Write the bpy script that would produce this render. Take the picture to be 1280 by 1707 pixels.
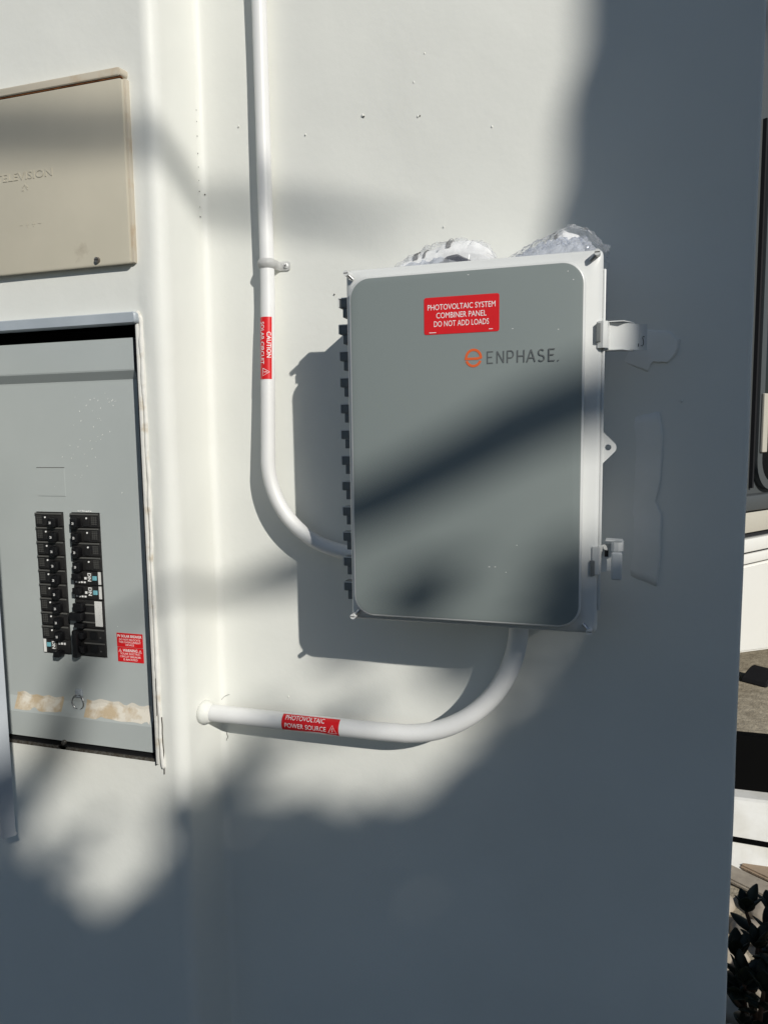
import bpy, bmesh, math, random
import numpy as np
from mathutils import Vector, Matrix, noise
random.seed(7); RNG = np.random.default_rng(11)
S = bpy.context.scene
for o in list(bpy.data.objects): bpy.data.objects.remove(o)

# ------------------------------------------------------------------ camera
CAM = Vector((0.34193, -1.13845, 1.50028))
RT = Vector((0.957262, 0.2889271, -0.01306134)); UP = Vector((-0.01774986, 0.10376333, 0.99444362)); FW = Vector((-0.288677, 0.95171125, -0.10445711))
FPX = 1200.0
cd = bpy.data.cameras.new('camera'); cam = bpy.data.objects.new('camera', cd); S.collection.objects.link(cam)
cd.sensor_fit = 'VERTICAL'; cd.sensor_height = 24.0; cd.lens = 24.0 * FPX / 1707.0
cd.clip_start = 0.02; cd.clip_end = 500
M = Matrix((RT, UP, -FW)).transposed().to_4x4(); M.translation = CAM
cam.matrix_world = M; S.camera = cam

# ------------------------------------------------------------------ sky, sun, exposure
EL = math.radians(28.3); AZ = math.radians(44.6)          # azimuth measured from -Y towards +X
w = bpy.data.worlds.new('World'); S.world = w; w.use_nodes = True
sky = w.node_tree.nodes.new('ShaderNodeTexSky'); sky.sky_type = 'NISHITA'; sky.sun_disc = False; sky.dust_density = 0.25; sky.ozone_density = 3.0; sky.air_density = 1.0
sky.sun_elevation = EL; sky.sun_rotation = math.pi - AZ
w.node_tree.links.new(sky.outputs[0], w.node_tree.nodes['Background'].inputs[0])
w.node_tree.nodes['Background'].inputs[1].default_value = 0.06
SUN = Vector((math.sin(AZ) * math.cos(EL), -math.cos(AZ) * math.cos(EL), math.sin(EL)))
sd = bpy.data.lights.new('sun', 'SUN'); sd.energy = 3.65; sd.angle = math.radians(0.55); sd.color = (1.0, 0.965, 0.89)
so = bpy.data.objects.new('sun', sd); S.collection.objects.link(so)
so.rotation_euler = (-SUN).to_track_quat('-Z', 'Y').to_euler(); so.location = SUN * 20
S.view_settings.view_transform = 'Standard'; S.view_settings.look = 'None'; S.view_settings.gamma = 1
S.view_settings.use_curve_mapping = False; S.view_settings.exposure = 0.0
S.render.engine = 'CYCLES'

# ------------------------------------------------------------------ helpers
def ray(x, y): return FW + RT * ((x - 640) / FPX) - UP * ((y - 853.5) / FPX)
def at_y(x, y, Y):                                        # photo pixel -> point on a plane parallel to the wall
    d = ray(x, y); return CAM + d * ((Y - CAM.y) / d.y)
def at_z(x, y, Z):                                        # photo pixel -> point on a level plane
    d = ray(x, y); return CAM + d * ((Z - CAM.z) / d.z)

def link(o, parent=None):
    S.collection.objects.link(o)
    if parent is not None: o.parent = parent
    return o
def tag(o, label=None, cat=None, group=None, kind=None):
    if label: o['label'] = label
    if cat: o['category'] = cat
    if group: o['group'] = group
    if kind: o['kind'] = kind
    return o
def thing(name, loc, label, cat, group=None):
    o = bpy.data.objects.new(name, None); o.empty_display_size = 0.05; link(o); o.location = loc
    return tag(o, label, cat, group)
def obj(name, me, mat, parent=None, smooth=False, angle=None):
    """me is in WORLD coordinates; moved into the parent's frame (parents are unrotated empties or chains of them)"""
    if isinstance(me, bmesh.types.BMesh):
        bm = me; me = bpy.data.meshes.new(name); bm.to_mesh(me); bm.free()
    mats = mat if isinstance(mat, (list, tuple)) else [mat]
    for m in mats: me.materials.append(m)
    o = bpy.data.objects.new(name, me); link(o, parent)
    if parent is not None:
        off = Vector((0, 0, 0)); p = parent
        while p is not None: off += p.location; p = p.parent
        me.transform(Matrix.Translation(-off))
    if smooth or angle:
        me.polygons.foreach_set('use_smooth', [True] * len(me.polygons))
        if angle: me.set_sharp_from_angle(angle=math.radians(angle))
    me.update(); return o
def pyd(v, f):
    me = bpy.data.meshes.new('m'); me.from_pydata([tuple(p) for p in v], [], f); me.update(); return me
def recalc(bm): bmesh.ops.recalc_face_normals(bm, faces=bm.faces[:]); return bm
def add_box(bm, x0, x1, y0, y1, z0, z1, bev=0, M=None, seg=2):
    r = bmesh.ops.create_cube(bm, size=1); vs = r['verts']
    bmesh.ops.scale(bm, vec=(x1 - x0, y1 - y0, z1 - z0), verts=vs)
    bmesh.ops.translate(bm, vec=((x0 + x1) / 2, (y0 + y1) / 2, (z0 + z1) / 2), verts=vs)
    fs = set(f for v in vs for f in v.link_faces)
    if bev:
        es = set(e for v in vs for e in v.link_edges)
        rr = bmesh.ops.bevel(bm, geom=list(es), offset=bev, segments=seg, affect='EDGES', profile=0.5)
        vs = list(set(v for f in rr['faces'] for v in f.verts) | set(v for v in vs if v.is_valid))
    if M is not None: bmesh.ops.transform(bm, matrix=M, verts=[v for v in vs if v.is_valid])
    return bm
def box(x0, x1, y0, y1, z0, z1, bev=0, M=None, seg=2):
    return add_box(bmesh.new(), x0, x1, y0, y1, z0, z1, bev, M, seg)
def add_cyl(bm, p0, p1, r0, r1=None, n=16, cap=True):
    p0, p1 = Vector(p0), Vector(p1); r1 = r0 if r1 is None else r1
    d = (p1 - p0); q = d.to_track_quat('Z', 'Y').to_matrix()
    a = [bm.verts.new(p0 + q @ Vector((math.cos(t) * r0, math.sin(t) * r0, 0))) for t in np.linspace(0, 2 * math.pi, n, endpoint=False)]
    b = [bm.verts.new(p1 + q @ Vector((math.cos(t) * r1, math.sin(t) * r1, 0))) for t in np.linspace(0, 2 * math.pi, n, endpoint=False)]
    for i in range(n): bm.faces.new((a[i], a[(i + 1) % n], b[(i + 1) % n], b[i]))
    if cap: bm.faces.new(a[::-1]); bm.faces.new(b)
    return bm
def add_tube(bm, pts, rad, n=16, cap=True):
    pts = [Vector(p) for p in pts]; N = len(pts); rad = rad if hasattr(rad, '__len__') else [rad] * N
    rings = []; nrm = None
    for i, p in enumerate(pts):
        t = (pts[min(i + 1, N - 1)] - pts[max(i - 1, 0)]).normalized()
        if nrm is None: nrm = t.orthogonal().normalized()
        nrm = (nrm - t * nrm.dot(t)).normalized(); b = t.cross(nrm)
        rings.append([bm.verts.new(p + (nrm * math.cos(a) + b * math.sin(a)) * rad[i]) for a in np.linspace(0, 2 * math.pi, n, endpoint=False)])
    for i in range(N - 1):
        for k in range(n):
            bm.faces.new((rings[i][k], rings[i][(k + 1) % n], rings[i + 1][(k + 1) % n], rings[i + 1][k]))
    if cap: bm.faces.new(rings[0][::-1]); bm.faces.new(rings[-1])
    return bm
def spline(ctrl, n=12):                                   # Catmull-Rom through points
    c = [Vector(p) for p in ctrl]; c = [c[0] * 2 - c[1]] + c + [c[-1] * 2 - c[-2]]; out = []
    for i in range(1, len(c) - 2):
        for k in range(n):
            t = k / n
            out.append(0.5 * ((2 * c[i]) + (c[i + 1] - c[i - 1]) * t + (2 * c[i - 1] - 5 * c[i] + 4 * c[i + 1] - c[i + 2]) * t * t + (3 * c[i] - c[i - 1] - 3 * c[i + 1] + c[i + 2]) * t ** 3))
    return out + [c[-2]]
def rr(x0, x1, z0, z1, r, n=8):                           # rounded rectangle, counter-clockwise seen from -Y
    out = []
    for cx, cz, a0 in ((x1 - r, z1 - r, 0), (x0 + r, z1 - r, 90), (x0 + r, z0 + r, 180), (x1 - r, z0 + r, 270)):
        for k in range(n + 1):
            a = math.radians(a0 + 90 * k / n); out.append((cx + r * math.cos(a), cz + r * math.sin(a)))
    return out
def loft(loops, cap0=True, cap1=True):                    # loops: list of lists of 3-D points, same length
    bm = bmesh.new(); L = [[bm.verts.new(p) for p in lp] for lp in loops]; n = len(L[0])
    for a, b in zip(L, L[1:]):
        for i in range(n): bm.faces.new((a[i], a[(i + 1) % n], b[(i + 1) % n], b[i]))
    if cap0: bm.faces.new(L[0])
    if cap1: bm.faces.new(L[-1][::-1])
    return recalc(bm)
def xzloop(pts, Y): return [(x, Y, z) for x, z in pts]
def prism(poly, y0, y1):                                  # polygon in XZ extruded along Y
    return loft([xzloop(poly, y0), xzloop(poly, y1)])
def path_sheet(bm, path, z0, z1, th):                     # bent sheet: path in XY, extruded along Z, with thickness
    n = len(path); P = [Vector((x, y, 0)) for x, y in path]; A = []; B = []
    for i, p in enumerate(P):
        t = (P[min(i + 1, n - 1)] - P[max(i - 1, 0)]).normalized(); q = Vector((-t.y, t.x, 0)) * th / 2
        A.append(p + q); B.append(p - q)
    ring = A + B[::-1]
    lo = [bm.verts.new((p.x, p.y, z0)) for p in ring]; hi = [bm.verts.new((p.x, p.y, z1)) for p in ring]
    m = len(ring)
    for i in range(m): bm.faces.new((lo[i], lo[(i + 1) % m], hi[(i + 1) % m], hi[i]))
    for i in range(n - 1):
        bm.faces.new((lo[i], lo[i + 1], lo[m - 2 - i], lo[m - 1 - i])); bm.faces.new((hi[i], hi[i + 1], hi[m - 2 - i], hi[m - 1 - i]))
    return bm
def nz(p, s=1.0, seed=0): return noise.noise(Vector(p) * s + Vector((seed * 17.3, seed * 5.1, seed * 9.7)))

def text_geo(s, bold=0.0):                                # flat glyph outline mesh, normalised to its bounding box
    cu = bpy.data.curves.new('t', 'FONT'); cu.body = s; cu.size = 1; cu.offset = bold; cu.resolution_u = 3
    o = bpy.data.objects.new('t', cu); S.collection.objects.link(o)
    me = o.to_mesh(); V = np.array([v.co[:] for v in me.vertices]); F = [tuple(p.vertices) for p in me.polygons]
    o.to_mesh_clear(); bpy.data.objects.remove(o); bpy.data.curves.remove(cu)
    V[:, 0] -= V[:, 0].min(); V[:, 1] -= V[:, 1].min(); return V[:, :2], F
def lines_geo(items):                                     # items: (text, cx, cy, width, height, bold) -> merged 2-D geometry
    VV, FF = [], []; k = 0
    for s, cx, cy, wd, ht, b in items:
        V, F = text_geo(s, b); V = V / V.max(0) * np.array([wd, ht]) + np.array([cx - wd / 2, cy - ht / 2])
        VV.append(np.c_[V, np.zeros(len(V))]); FF += [tuple(i + k for i in f) for f in F]; k += len(V)
    return np.concatenate(VV), FF
def strokes2d(polys, wd):                                 # polylines drawn as flat ribbons; third value = layer, so that crossings never share a plane
    V, F = [], []
    for li, pl in enumerate(polys):
        P = [Vector((x, y)) for x, y in pl]; b = len(V); n = len(P)
        for i, p in enumerate(P):
            t = (P[min(i + 1, n - 1)] - P[max(i - 1, 0)]).normalized(); q = Vector((-t.y, t.x)) * wd / 2
            V += [(*(p + q), li + 1.0), (*(p - q), li + 1.0)]
        F += [(b + 2 * i, b + 2 * i + 1, b + 2 * i + 3, b + 2 * i + 2) for i in range(n - 1)]
    return np.array(V), F
def merge2d(*gs):
    V, F, k = [], [], 0
    for v, f in gs: V.append(np.array(v)); F += [tuple(i + k for i in q) for q in f]; k += len(v)
    return np.concatenate(V), F
def flat(geo, fn):
    V, F = geo; return pyd([Vector(fn(a, b)) - Vector((0, l * 4e-5, 0)) for a, b, l in V], F)

# ------------------------------------------------------------------ materials
def mat(name, col, rough=0.5, spec=0.5, metal=0.0, col2=None, nscale=8.0, nlo=0.35, nhi=0.65, bump=0.0, bscale=40.0, bdist=0.002, detail=4.0, rvar=0.0, coat=0.0, extra=None):
    m = bpy.data.materials.new(name); m.use_nodes = True; nt = m.node_tree; p = nt.nodes['Principled BSDF']
    p.inputs['Base Color'].default_value = (*col, 1); p.inputs['Roughness'].default_value = rough
    p.inputs['Specular IOR Level'].default_value = spec; p.inputs['Metallic'].default_value = metal; p.inputs['Coat Weight'].default_value = coat
    tc = nt.nodes.new('ShaderNodeTexCoord').outputs['Object']
    def ns(sc, det=4.0, rgh=0.55):
        n = nt.nodes.new('ShaderNodeTexNoise'); n.inputs['Scale'].default_value = sc; n.inputs['Detail'].default_value = det; n.inputs['Roughness'].default_value = rgh
        nt.links.new(tc, n.inputs['Vector']); return n.outputs['Fac']
    def mixc(fac, a, b):
        x = nt.nodes.new('ShaderNodeMix'); x.data_type = 'RGBA'; nt.links.new(fac, x.inputs['Factor'])
        for v, i in ((a, 6), (b, 7)):
            if isinstance(v, tuple): x.inputs[i].default_value = (*v, 1)
            else: nt.links.new(v, x.inputs[i])
        return x.outputs[2]
    def ramp(f, lo, hi, a=0.0, b=1.0):
        r = nt.nodes.new('ShaderNodeMapRange'); r.inputs['From Min'].default_value = lo; r.inputs['From Max'].default_value = hi
        r.inputs['To Min'].default_value = a; r.inputs['To Max'].default_value = b; nt.links.new(f, r.inputs['Value']); return r.outputs[0]
    c = None
    if col2: c = mixc(ramp(ns(nscale, detail), nlo, nhi), col, col2)
    if extra:                                            # list of (colour, noise scale, lo, hi): stains
        for ec, sc, lo, hi in extra: c = mixc(ramp(ns(sc, 5.0, 0.65), lo, hi), c if c is not None else col, ec)
    if c is not None: nt.links.new(c, p.inputs['Base Color'])
    if rvar: nt.links.new(ramp(ns(6.0), 0.3, 0.7, max(0.02, rough - rvar), rough + rvar), p.inputs['Roughness'])
    if bump:
        b = nt.nodes.new('ShaderNodeBump'); b.inputs['Strength'].default_value = bump; b.inputs['Distance'].default_value = bdist
        nt.links.new(ns(bscale, 5.0, 0.6), b.inputs['Height']); nt.links.new(b.outputs[0], p.inputs['Normal'])
    return m
def film_mat(name, tint, gloss=0.35, white=0.12):
    m = bpy.data.materials.new(name); m.use_nodes = True; nt = m.node_tree; nt.nodes.remove(nt.nodes['Principled BSDF'])
    out = nt.nodes['Material Output']; tr = nt.nodes.new('ShaderNodeBsdfTransparent'); gl = nt.nodes.new('ShaderNodeBsdfGlossy'); df = nt.nodes.new('ShaderNodeBsdfTranslucent'); d2 = nt.nodes.new('ShaderNodeBsdfDiffuse')
    tr.inputs[0].default_value = (*tint, 1); gl.inputs['Roughness'].default_value = 0.10; df.inputs[0].default_value = (.85, .87, .9, 1); d2.inputs[0].default_value = (.85, .87, .9, 1)
    lw = nt.nodes.new('ShaderNodeLayerWeight'); lw.inputs['Blend'].default_value = gloss
    m1 = nt.nodes.new('ShaderNodeMixShader'); m2 = nt.nodes.new('ShaderNodeMixShader'); m3 = nt.nodes.new('ShaderNodeMixShader')
    nt.links.new(df.outputs[0], m3.inputs[1]); nt.links.new(d2.outputs[0], m3.inputs[2])
    m1.inputs[0].default_value = white; nt.links.new(tr.outputs[0], m1.inputs[1]); nt.links.new(m3.outputs[0], m1.inputs[2])
    nt.links.new(lw.outputs['Fresnel'], m2.inputs[0]); nt.links.new(m1.outputs[0], m2.inputs[1]); nt.links.new(gl.outputs[0], m2.inputs[2])
    nt.links.new(m2.outputs[0], out.inputs['Surface']); return m

MT = dict(
    wall=mat('wall_paint', (.775, .78, .735), .55, .35, col2=(.725, .73, .69), nscale=2.4, nlo=.38, nhi=.68, bump=.4, bscale=9.0, bdist=.004, rvar=.08, extra=[((.70, .68, .62), 26.0, .72, .80)]),
    patch=mat('patch_pale', (.82, .82, .79), .34, .5, col2=(.77, .775, .735), nscale=14.0, bump=.3, bscale=30.0, bdist=.002),
    caulk=mat('caulk', (.72, .71, .67), .6, .3, col2=(.50, .42, .29), nscale=30.0, nlo=.56, nhi=.76, bump=.6, bscale=60.0),
    crack=mat('crack', (.05, .045, .04), .9, .1),
    pipe=mat('painted_conduit', (.80, .80, .79), .42, .45, col2=(.76, .76, .75), nscale=9.0, bump=.12, bscale=50.0, bdist=.001),
    beige=mat('beige_box', (.54, .50, .405), .5, .35, col2=(.50, .465, .375), nscale=7.0, bump=.15, bscale=30.0, bdist=.001, extra=[((.30, .25, .19), 9.0, .66, .85)]),
    beige_edge=mat('beige_edge', (.52, .47, .38), .5, .35, col2=(.46, .36, .25), nscale=30.0, nlo=.55, nhi=.75),
    rust=mat('rust_seam', (.09, .035, .015), .9, .1, col2=(.20, .08, .03), nscale=60.0),
    panel=mat('panel_grey', (.455, .49, .485), .42, .4, col2=(.43, .465, .46), nscale=5.0, bump=.08, bscale=20.0, bdist=.001, rvar=.06),
    lip=mat('panel_lip', (.42, .46, .50), .4, .45, col2=(.36, .40, .44), nscale=12.0),
    paint_white=mat('white_fleck', (.82, .82, .80), .5, .4),
    tape=mat('masking_residue', (.52, .42, .29), .7, .2, col2=(.70, .66, .58), nscale=26.0, nlo=.42, nhi=.55, bump=.4, bscale=40.0),
    dark=mat('interior_shade', (.012, .012, .013), .7, .2),  # near-black stands in for the shade inside the panel box
    black=mat('breaker_black', (.014, .014, .015), .42, .45, col2=(.022, .021, .02), nscale=40.0, bump=.1, bscale=120.0, bdist=.0005),
    toggle=mat('toggle_black', (.006, .006, .007), .35, .5),
    dust=mat('breaker_print', (.10, .10, .095), .7, .2),
    white_print=mat('white_print', (.88, .88, .87), .6, .3),
    pale_label=mat('pale_label', (.72, .72, .70), .6, .3, col2=(.50, .50, .49), nscale=500.0, nlo=.55, nhi=.7),
    teal=mat('teal_button', (.18, .45, .52), .5, .4),
    steel=mat('steel', (.50, .50, .50), .35, .5, metal=1.0, bump=.1, bscale=60.0),
    screw=mat('screw_metal', (.32, .31, .29), .5, .5, metal=.8, col2=(.16, .13, .10), nscale=200.0),
    lid=mat('lid_grey', (.235, .268, .262), .38, .42, col2=(.227, .259, .253), nscale=4.0, bump=.05, bscale=160.0, bdist=.0004, rvar=.05),
    plastic=mat('light_grey_plastic', (.68, .69, .68), .34, .45, col2=(.65, .66, .65), nscale=10.0),
    hinge=mat('hinge_grey', (.17, .18, .18), .45, .4),
    red=mat('red_vinyl', (.72, .012, .016), .35, .45, col2=(.66, .012, .015), nscale=30.0),
    orange=mat('orange_ink', (.72, .13, .035), .4, .4),
    ink=mat('grey_ink', (.115, .125, .128), .45, .35),
    marker=mat('marker_ink', (.01, .01, .01), .5, .3),
    film=film_mat('clear_film', (.985, .985, .99), .05, .15),
    bubble=film_mat('bubble_film', (.86, .89, .96), .12, .45),
    paper=mat('paper', (.84, .84, .83), .7, .2, col2=(.66, .66, .66), nscale=22.0, nlo=.52, nhi=.72, bump=.5, bscale=30.0, bdist=.004),
    navy=mat('navy_plastic', (.02, .022, .04), .3, .5),
    greyprint=mat('grey_print', (.16, .16, .16), .6, .3),
    door=mat('door_metal', (.50, .53, .56), .4, .45, col2=(.45, .48, .51), nscale=8.0),
    concrete=mat('concrete', (.46, .40, .30), .9, .15, col2=(.27, .23, .17), nscale=14.0, nlo=.35, nhi=.7, detail=8, bump=.8, bscale=40.0, bdist=.01),
    ground=mat('ground_asphalt', (.055, .055, .052), .9, .15, col2=(.04, .04, .038), nscale=1.5, bump=.5, bscale=30.0, bdist=.006),
    whitestone=mat('white_concrete', (.82, .81, .77), .8, .2, col2=(.70, .68, .62), nscale=10.0, bump=.4, bscale=40.0),
    sandstone=mat('sandstone', (.52, .37, .24), .85, .15, col2=(.45, .34, .24), nscale=9.0, bump=.5, bscale=50.0, bdist=.004),
    cobble=mat('cobble', (.46, .40, .32), .8, .2, col2=(.34, .29, .23), nscale=16.0, bump=.5, bscale=40.0, bdist=.004),
    vehicle=mat('vehicle_white', (.80, .79, .75), .3, .5, coat=.3, col2=(.77, .76, .72), nscale=2.0),
    vcream=mat('vehicle_cream', (.52, .49, .42), .35, .5),
    vframe=mat('window_frame_grey', (.075, .082, .085), .45, .4),
    vglass=mat('dark_glass', (.006, .006, .006), .06, .5),
    rubber=mat('rubber', (.014, .014, .016), .7, .3),
    blackboard=mat('black_board', (.004, .004, .004), .85, .05),
    jade=mat('jade_leaf', (.016, .019, .009), .5, .25, col2=(.05, .016, .008), nscale=30.0, nlo=.55, nhi=.75),
    stem=mat('plant_stem', (.09, .05, .03), .8, .2),
    bark=mat('bark', (.13, .095, .065), .9, .1, col2=(.08, .06, .04), nscale=20.0, bump=1.0, bscale=30.0, bdist=.02),
    leaf=mat('leaf_green', (.055, .095, .03), .5, .35, col2=(.035, .065, .02), nscale=6.0),
)

# ================================================================== SETTING
gm = bmesh.new(); bmesh.ops.create_grid(gm, x_segments=8, y_segments=8, size=60)
ground = tag(obj('ground', gm, MT['ground']), 'dark asphalt ground around the house', 'ground', kind='structure')

# ---- stucco wall: recessed face, projecting utility section with a rounded corner, opening for the breaker panel
YP = -0.11                                                # front of the projecting section
OX0, OX1, OZ0, OZ1 = -0.806, -0.384, 0.944, 1.703         # panel opening
path = [(x, YP) for x in (-2.6, -2.0, -1.5, -1.2, -1.0, -.9)] + [(OX0, YP)] + [(x, YP) for x in np.linspace(OX0, OX1, 15)[1:-1]] + [(OX1, YP), (-.375, YP), (-.366, YP), (-.357, YP)]
R1 = .024
for k in range(9): a = math.radians(-90 + 90 * k / 8); path.append((-.354 + R1 * math.cos(a), YP + R1 + R1 * math.sin(a)))
for t in (.25, .5, .75): path.append((-.330 + .010 * t, -.086 + .072 * t))
for k in range(6): a = math.radians(180 - 90 * k / 5); path.append((-.306 + .014 * math.cos(a), -.014 + .014 * math.sin(a)))
path += [(x, 0) for x in np.linspace(-.28, .52, 28)]
for k in range(5): a = math.radians(-90 + 90 * k / 4); path.append((.534 + .008 * math.cos(a), .008 + .008 * math.sin(a)))
path += [(.542, .15), (.542, .32), (-1.0, .32), (-2.6, .32)]
zs = sorted(set([0, .1, .2, .3, .4] + [round(z, 4) for z in np.arange(.44, 2.45, .02)] + [OZ0, OZ1, 2.5, 2.7, 3.0, 3.4]))
zs = [z for z in zs if z in (OZ0, OZ1) or min(abs(z - OZ0), abs(z - OZ1)) > .008]
V, F = [], []; nP = len(path)
pn = []
for i, (x, y) in enumerate(path):
    a, b = path[max(i - 1, 0)], path[min(i + 1, nP - 1)]; t = Vector((b[0] - a[0], b[1] - a[1])).normalized(); pn.append((t.y, -t.x))
for z in zs:
    for i, (x, y) in enumerate(path):
        n = pn[i]; amp = .0028
        if y < -.105 and x < -.37: amp = .0 if (OX0 - .02 < x < OX1 + .012 and OZ0 - .03 < z < OZ1 + .03) else .0012
        elif -.37 <= x <= -.30 and y < 0: amp = .0042
        elif x > .53: amp = .0016
        d = amp * (nz((x * 2.2, y * 3, z * 2.4), 1.6, 1) + .5 * nz((x, y, z), 9.0, 2))
        V.append((x + n[0] * d, y + n[1] * d, z))
iO = [i for i, (x, y) in enumerate(path) if y == YP and OX0 - 1e-6 <= x <= OX1 + 1e-6]
for k in range(len(zs) - 1):
    for i in range(nP - 1):
        if i in iO and i + 1 in iO and OZ0 - 1e-6 <= zs[k] and zs[k + 1] <= OZ1 + 1e-6: continue
        F.append((k * nP + i, k * nP + i + 1, (k + 1) * nP + i + 1, (k + 1) * nP + i))
    F.append((k * nP + nP - 1, k * nP, (k + 1) * nP, (k + 1) * nP + nP - 1))
T = (len(zs) - 1) * nP; F.append(tuple(range(T, T + nP)))
wall = thing('stucco_wall', (0, 0, 0), 'smooth white painted stucco wall with a projecting rounded-corner section at its utility panels', 'wall')
obj('wall_face', pyd(V, F), MT['wall'], wall, smooth=True)

def blob_patch(pts, h, Y=0.0):                            # thin raised patch, paler and glossier than the wall: flush at its left, proud with a ragged lip at its right
    P = [at_y(x, y, Y) for x, y in pts]; c = sum(P, Vector()) / len(P); dense = []; xa, xb = min(p.x for p in P), max(p.x for p in P)
    for i in range(len(P)):
        a, b = P[i], P[(i + 1) % len(P)]
        for k in range(8): q = a.lerp(b, k / 8); dense.append(q + Vector((nz(q, 130, 1) * .0016, 0, nz(q, 130, 2) * .0016)))
    def lift(p): t = max(0, min(1, (p.x - xa) / (xb - xa))); t = t * t * (3 - 2 * t); return Y + .0022 - (h + .0040) * t
    L = []
    for f, dy in ((.0, 0), (.35, 0), (.65, 0), (.88, 0), (.97, .0002), (1.0, .0060)):
        L.append([((p * f + c * (1 - f)).x + 1e-5 * k, lift(p * f + c * (1 - f)) + dy + .0005 * nz(p * f + c * (1 - f), 50, 4), (p * f + c * (1 - f)).z + 1e-5 * (k % 3)) for k, p in enumerate(dense)])
    return loft(L[1:], True, False)
for pts in ([(1012, 560), (1050, 552), (1085, 549), (1118, 552), (1133, 566), (1128, 590), (1112, 606), (1086, 604), (1078, 620), (1040, 606), (1012, 600)],
            [(1012, 700), (1060, 690), (1098, 684), (1104, 720), (1101, 800), (1092, 836), (1102, 860), (1099, 940), (1094, 980), (1060, 968), (1012, 950)]):
    obj('pale_patch', blob_patch(pts, .0010), MT['patch'], wall, smooth=True)

# small pits, drips and hairline cracks on the paint
bm = bmesh.new()
for px, py, Y, r in ((690, 138, 0, .0016), (697, 195, 0, .0016), (605, 193, 0, .0018), (820, 212, 0, .0016), (708, 90, 0, .0014), (482, 1161, 0, .0015), (399, 211, 0, .0014), (740, 378, 0, .001), (1135, 668, 0, .0018), (510, 225, 0, .0013)):
    p = at_y(px, py, Y); m = Matrix.Translation((p.x, Y - .002, p.z)) @ Matrix.Diagonal((1, .6, 1.5, 1))
    bmesh.ops.create_icosphere(bm, subdivisions=1, radius=r, matrix=m)
tag(obj('paint_bump', bm, MT['wall'], wall, smooth=True), kind='stuff')
bm = bmesh.new()
for px, py in ((557, 490), (342, 324), (699, 193), (606, 194)):
    p = at_y(px, py, 0); bmesh.ops.create_icosphere(bm, subdivisions=1, radius=.0013, matrix=Matrix.Translation((p.x + .001, -.0018, p.z - .001)))
for k in range(9):
    z = 2.05 - k * .022 + random.uniform(-.006, .006); bmesh.ops.create_icosphere(bm, subdivisions=1, radius=random.uniform(.0006, .0011), matrix=Matrix.Translation((-.3185, -.012, z)))
def crack(pts, Y, r):
    P = [at_y(x, y, Y) for x, y in pts]; P = spline(P, 5)
    add_tube(bm, [(p.x + .0012 * nz(p, 200, 1), Y - .0024, p.z + .001 * nz(p, 200, 2)) for p in P], r, 5)
crack([(377, 1209), (378, 1218), (381, 1226), (379, 1234)], 0, .0005)
crack([(371, 1166), (376, 1160), (384, 1157)], -.004, .0003)
tag(obj('pit_and_crack', bm, MT['crack'], wall), kind='stuff')

# ================================================================== TELEVISION BOX
tv = thing('television_box', (-.65, YP, 1.78), 'beige metal utility box embossed TELEVISION on the projecting wall', 'utility box')
YT = -.1225; X0, X1 = -.96, at_y(216, 300, YT).x; ZB, ZH = at_y(222, 438, YT).z, at_y(197, 112, YT).z; ZC = ZH - .0150
bm = box(X0, X1 - .001, YT + .0045, YP + .01, ZB + .0015, ZC, .002)
obj('box_body', bm, MT['beige_edge'], tv, angle=35)
bm = loft([xzloop(rr(X0, X1 - .0080, ZB + .0010, ZC - .002, .003, 3), YT - .0004), xzloop(rr(X0 - .001, X1 - .0060, ZB, ZC - .001, .004, 3), YT + .0003), xzloop(rr(X0 - .001, X1 - .0050, ZB, ZC - .001, .004, 3), YT + .0040)])
cover = obj('cover', bm, MT['beige'], tv, angle=35)
bm = loft([xzloop(rr(X0 - .002, X1 - .0090, ZC + .0030, ZH - .0022, .002, 3), YT - .0030), xzloop(rr(X0 - .004, X1 - .0060, ZC + .0018, ZH - .0006, .004, 3), YT - .0018), xzloop(rr(X0 - .004, X1 - .0015, ZC + .0018, ZH, .005, 3), YP + .005)])
obj('hood_strip', bm, MT['beige_edge'], tv, angle=35)
obj('rust_seam', box(X0, X1 - .006, YT - .0008, YT + .004, ZC - .0006, ZC + .0014), MT['rust'], tv)
p = at_y(164, 434, YT); bm = bmesh.new(); add_cyl(bm, (p.x, YT, p.z), (p.x, YT - .0048, p.z), .0050, .0042, 14)
scr = obj('screw', bm, MT['screw'], tv, angle=40)
bm = box(p.x - .0035, p.x + .0035, YT - .0053, YT - .0045, p.z - .0006, p.z + .0006); obj('screw_slot', bm, MT['crack'], scr)
e0, e1 = at_y(-6, 298, YT), at_y(88, 288, YT)
g = lines_geo([('TELEVISION', (e0.x + e1.x) / 2, (e0.z + e1.z) / 2, e1.x - e0.x, .0125, .01)])
me = flat(g, lambda a, b: (a, YT - .0005, b))
def emboss(me, d):                                        # raise flat glyphs into relief
    bm = bmesh.new(); bm.from_mesh(me); bpy.data.meshes.remove(me)
    r = bmesh.ops.extrude_face_region(bm, geom=bm.faces[:]); bmesh.ops.translate(bm, vec=(0, -d, 0), verts=[v for v in r['geom'] if isinstance(v, bmesh.types.BMVert)]); return recalc(bm)
obj('embossed_lettering', emboss(me, .0007), MT['beige'], tv)
cx, cz = at_y(43, 313, YT).x, at_y(43, 313, YT).z
g = strokes2d([[(cx - .005 + .010 * t, cz + .004 * math.sin(math.pi * t)) for t in np.linspace(0, 1, 8)], [(cx - .001 + .006 * t, cz + .006 - .010 * t) for t in (0, .5, 1)], [(cx - .007, cz - .004), (cx - .003, cz - .004)]], .0013)
obj('embossed_mark', emboss(flat(g, lambda a, b: (a, YT - .0005, b)), .0005), MT['beige'], tv)
q = at_y(52, 374, YT)
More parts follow.
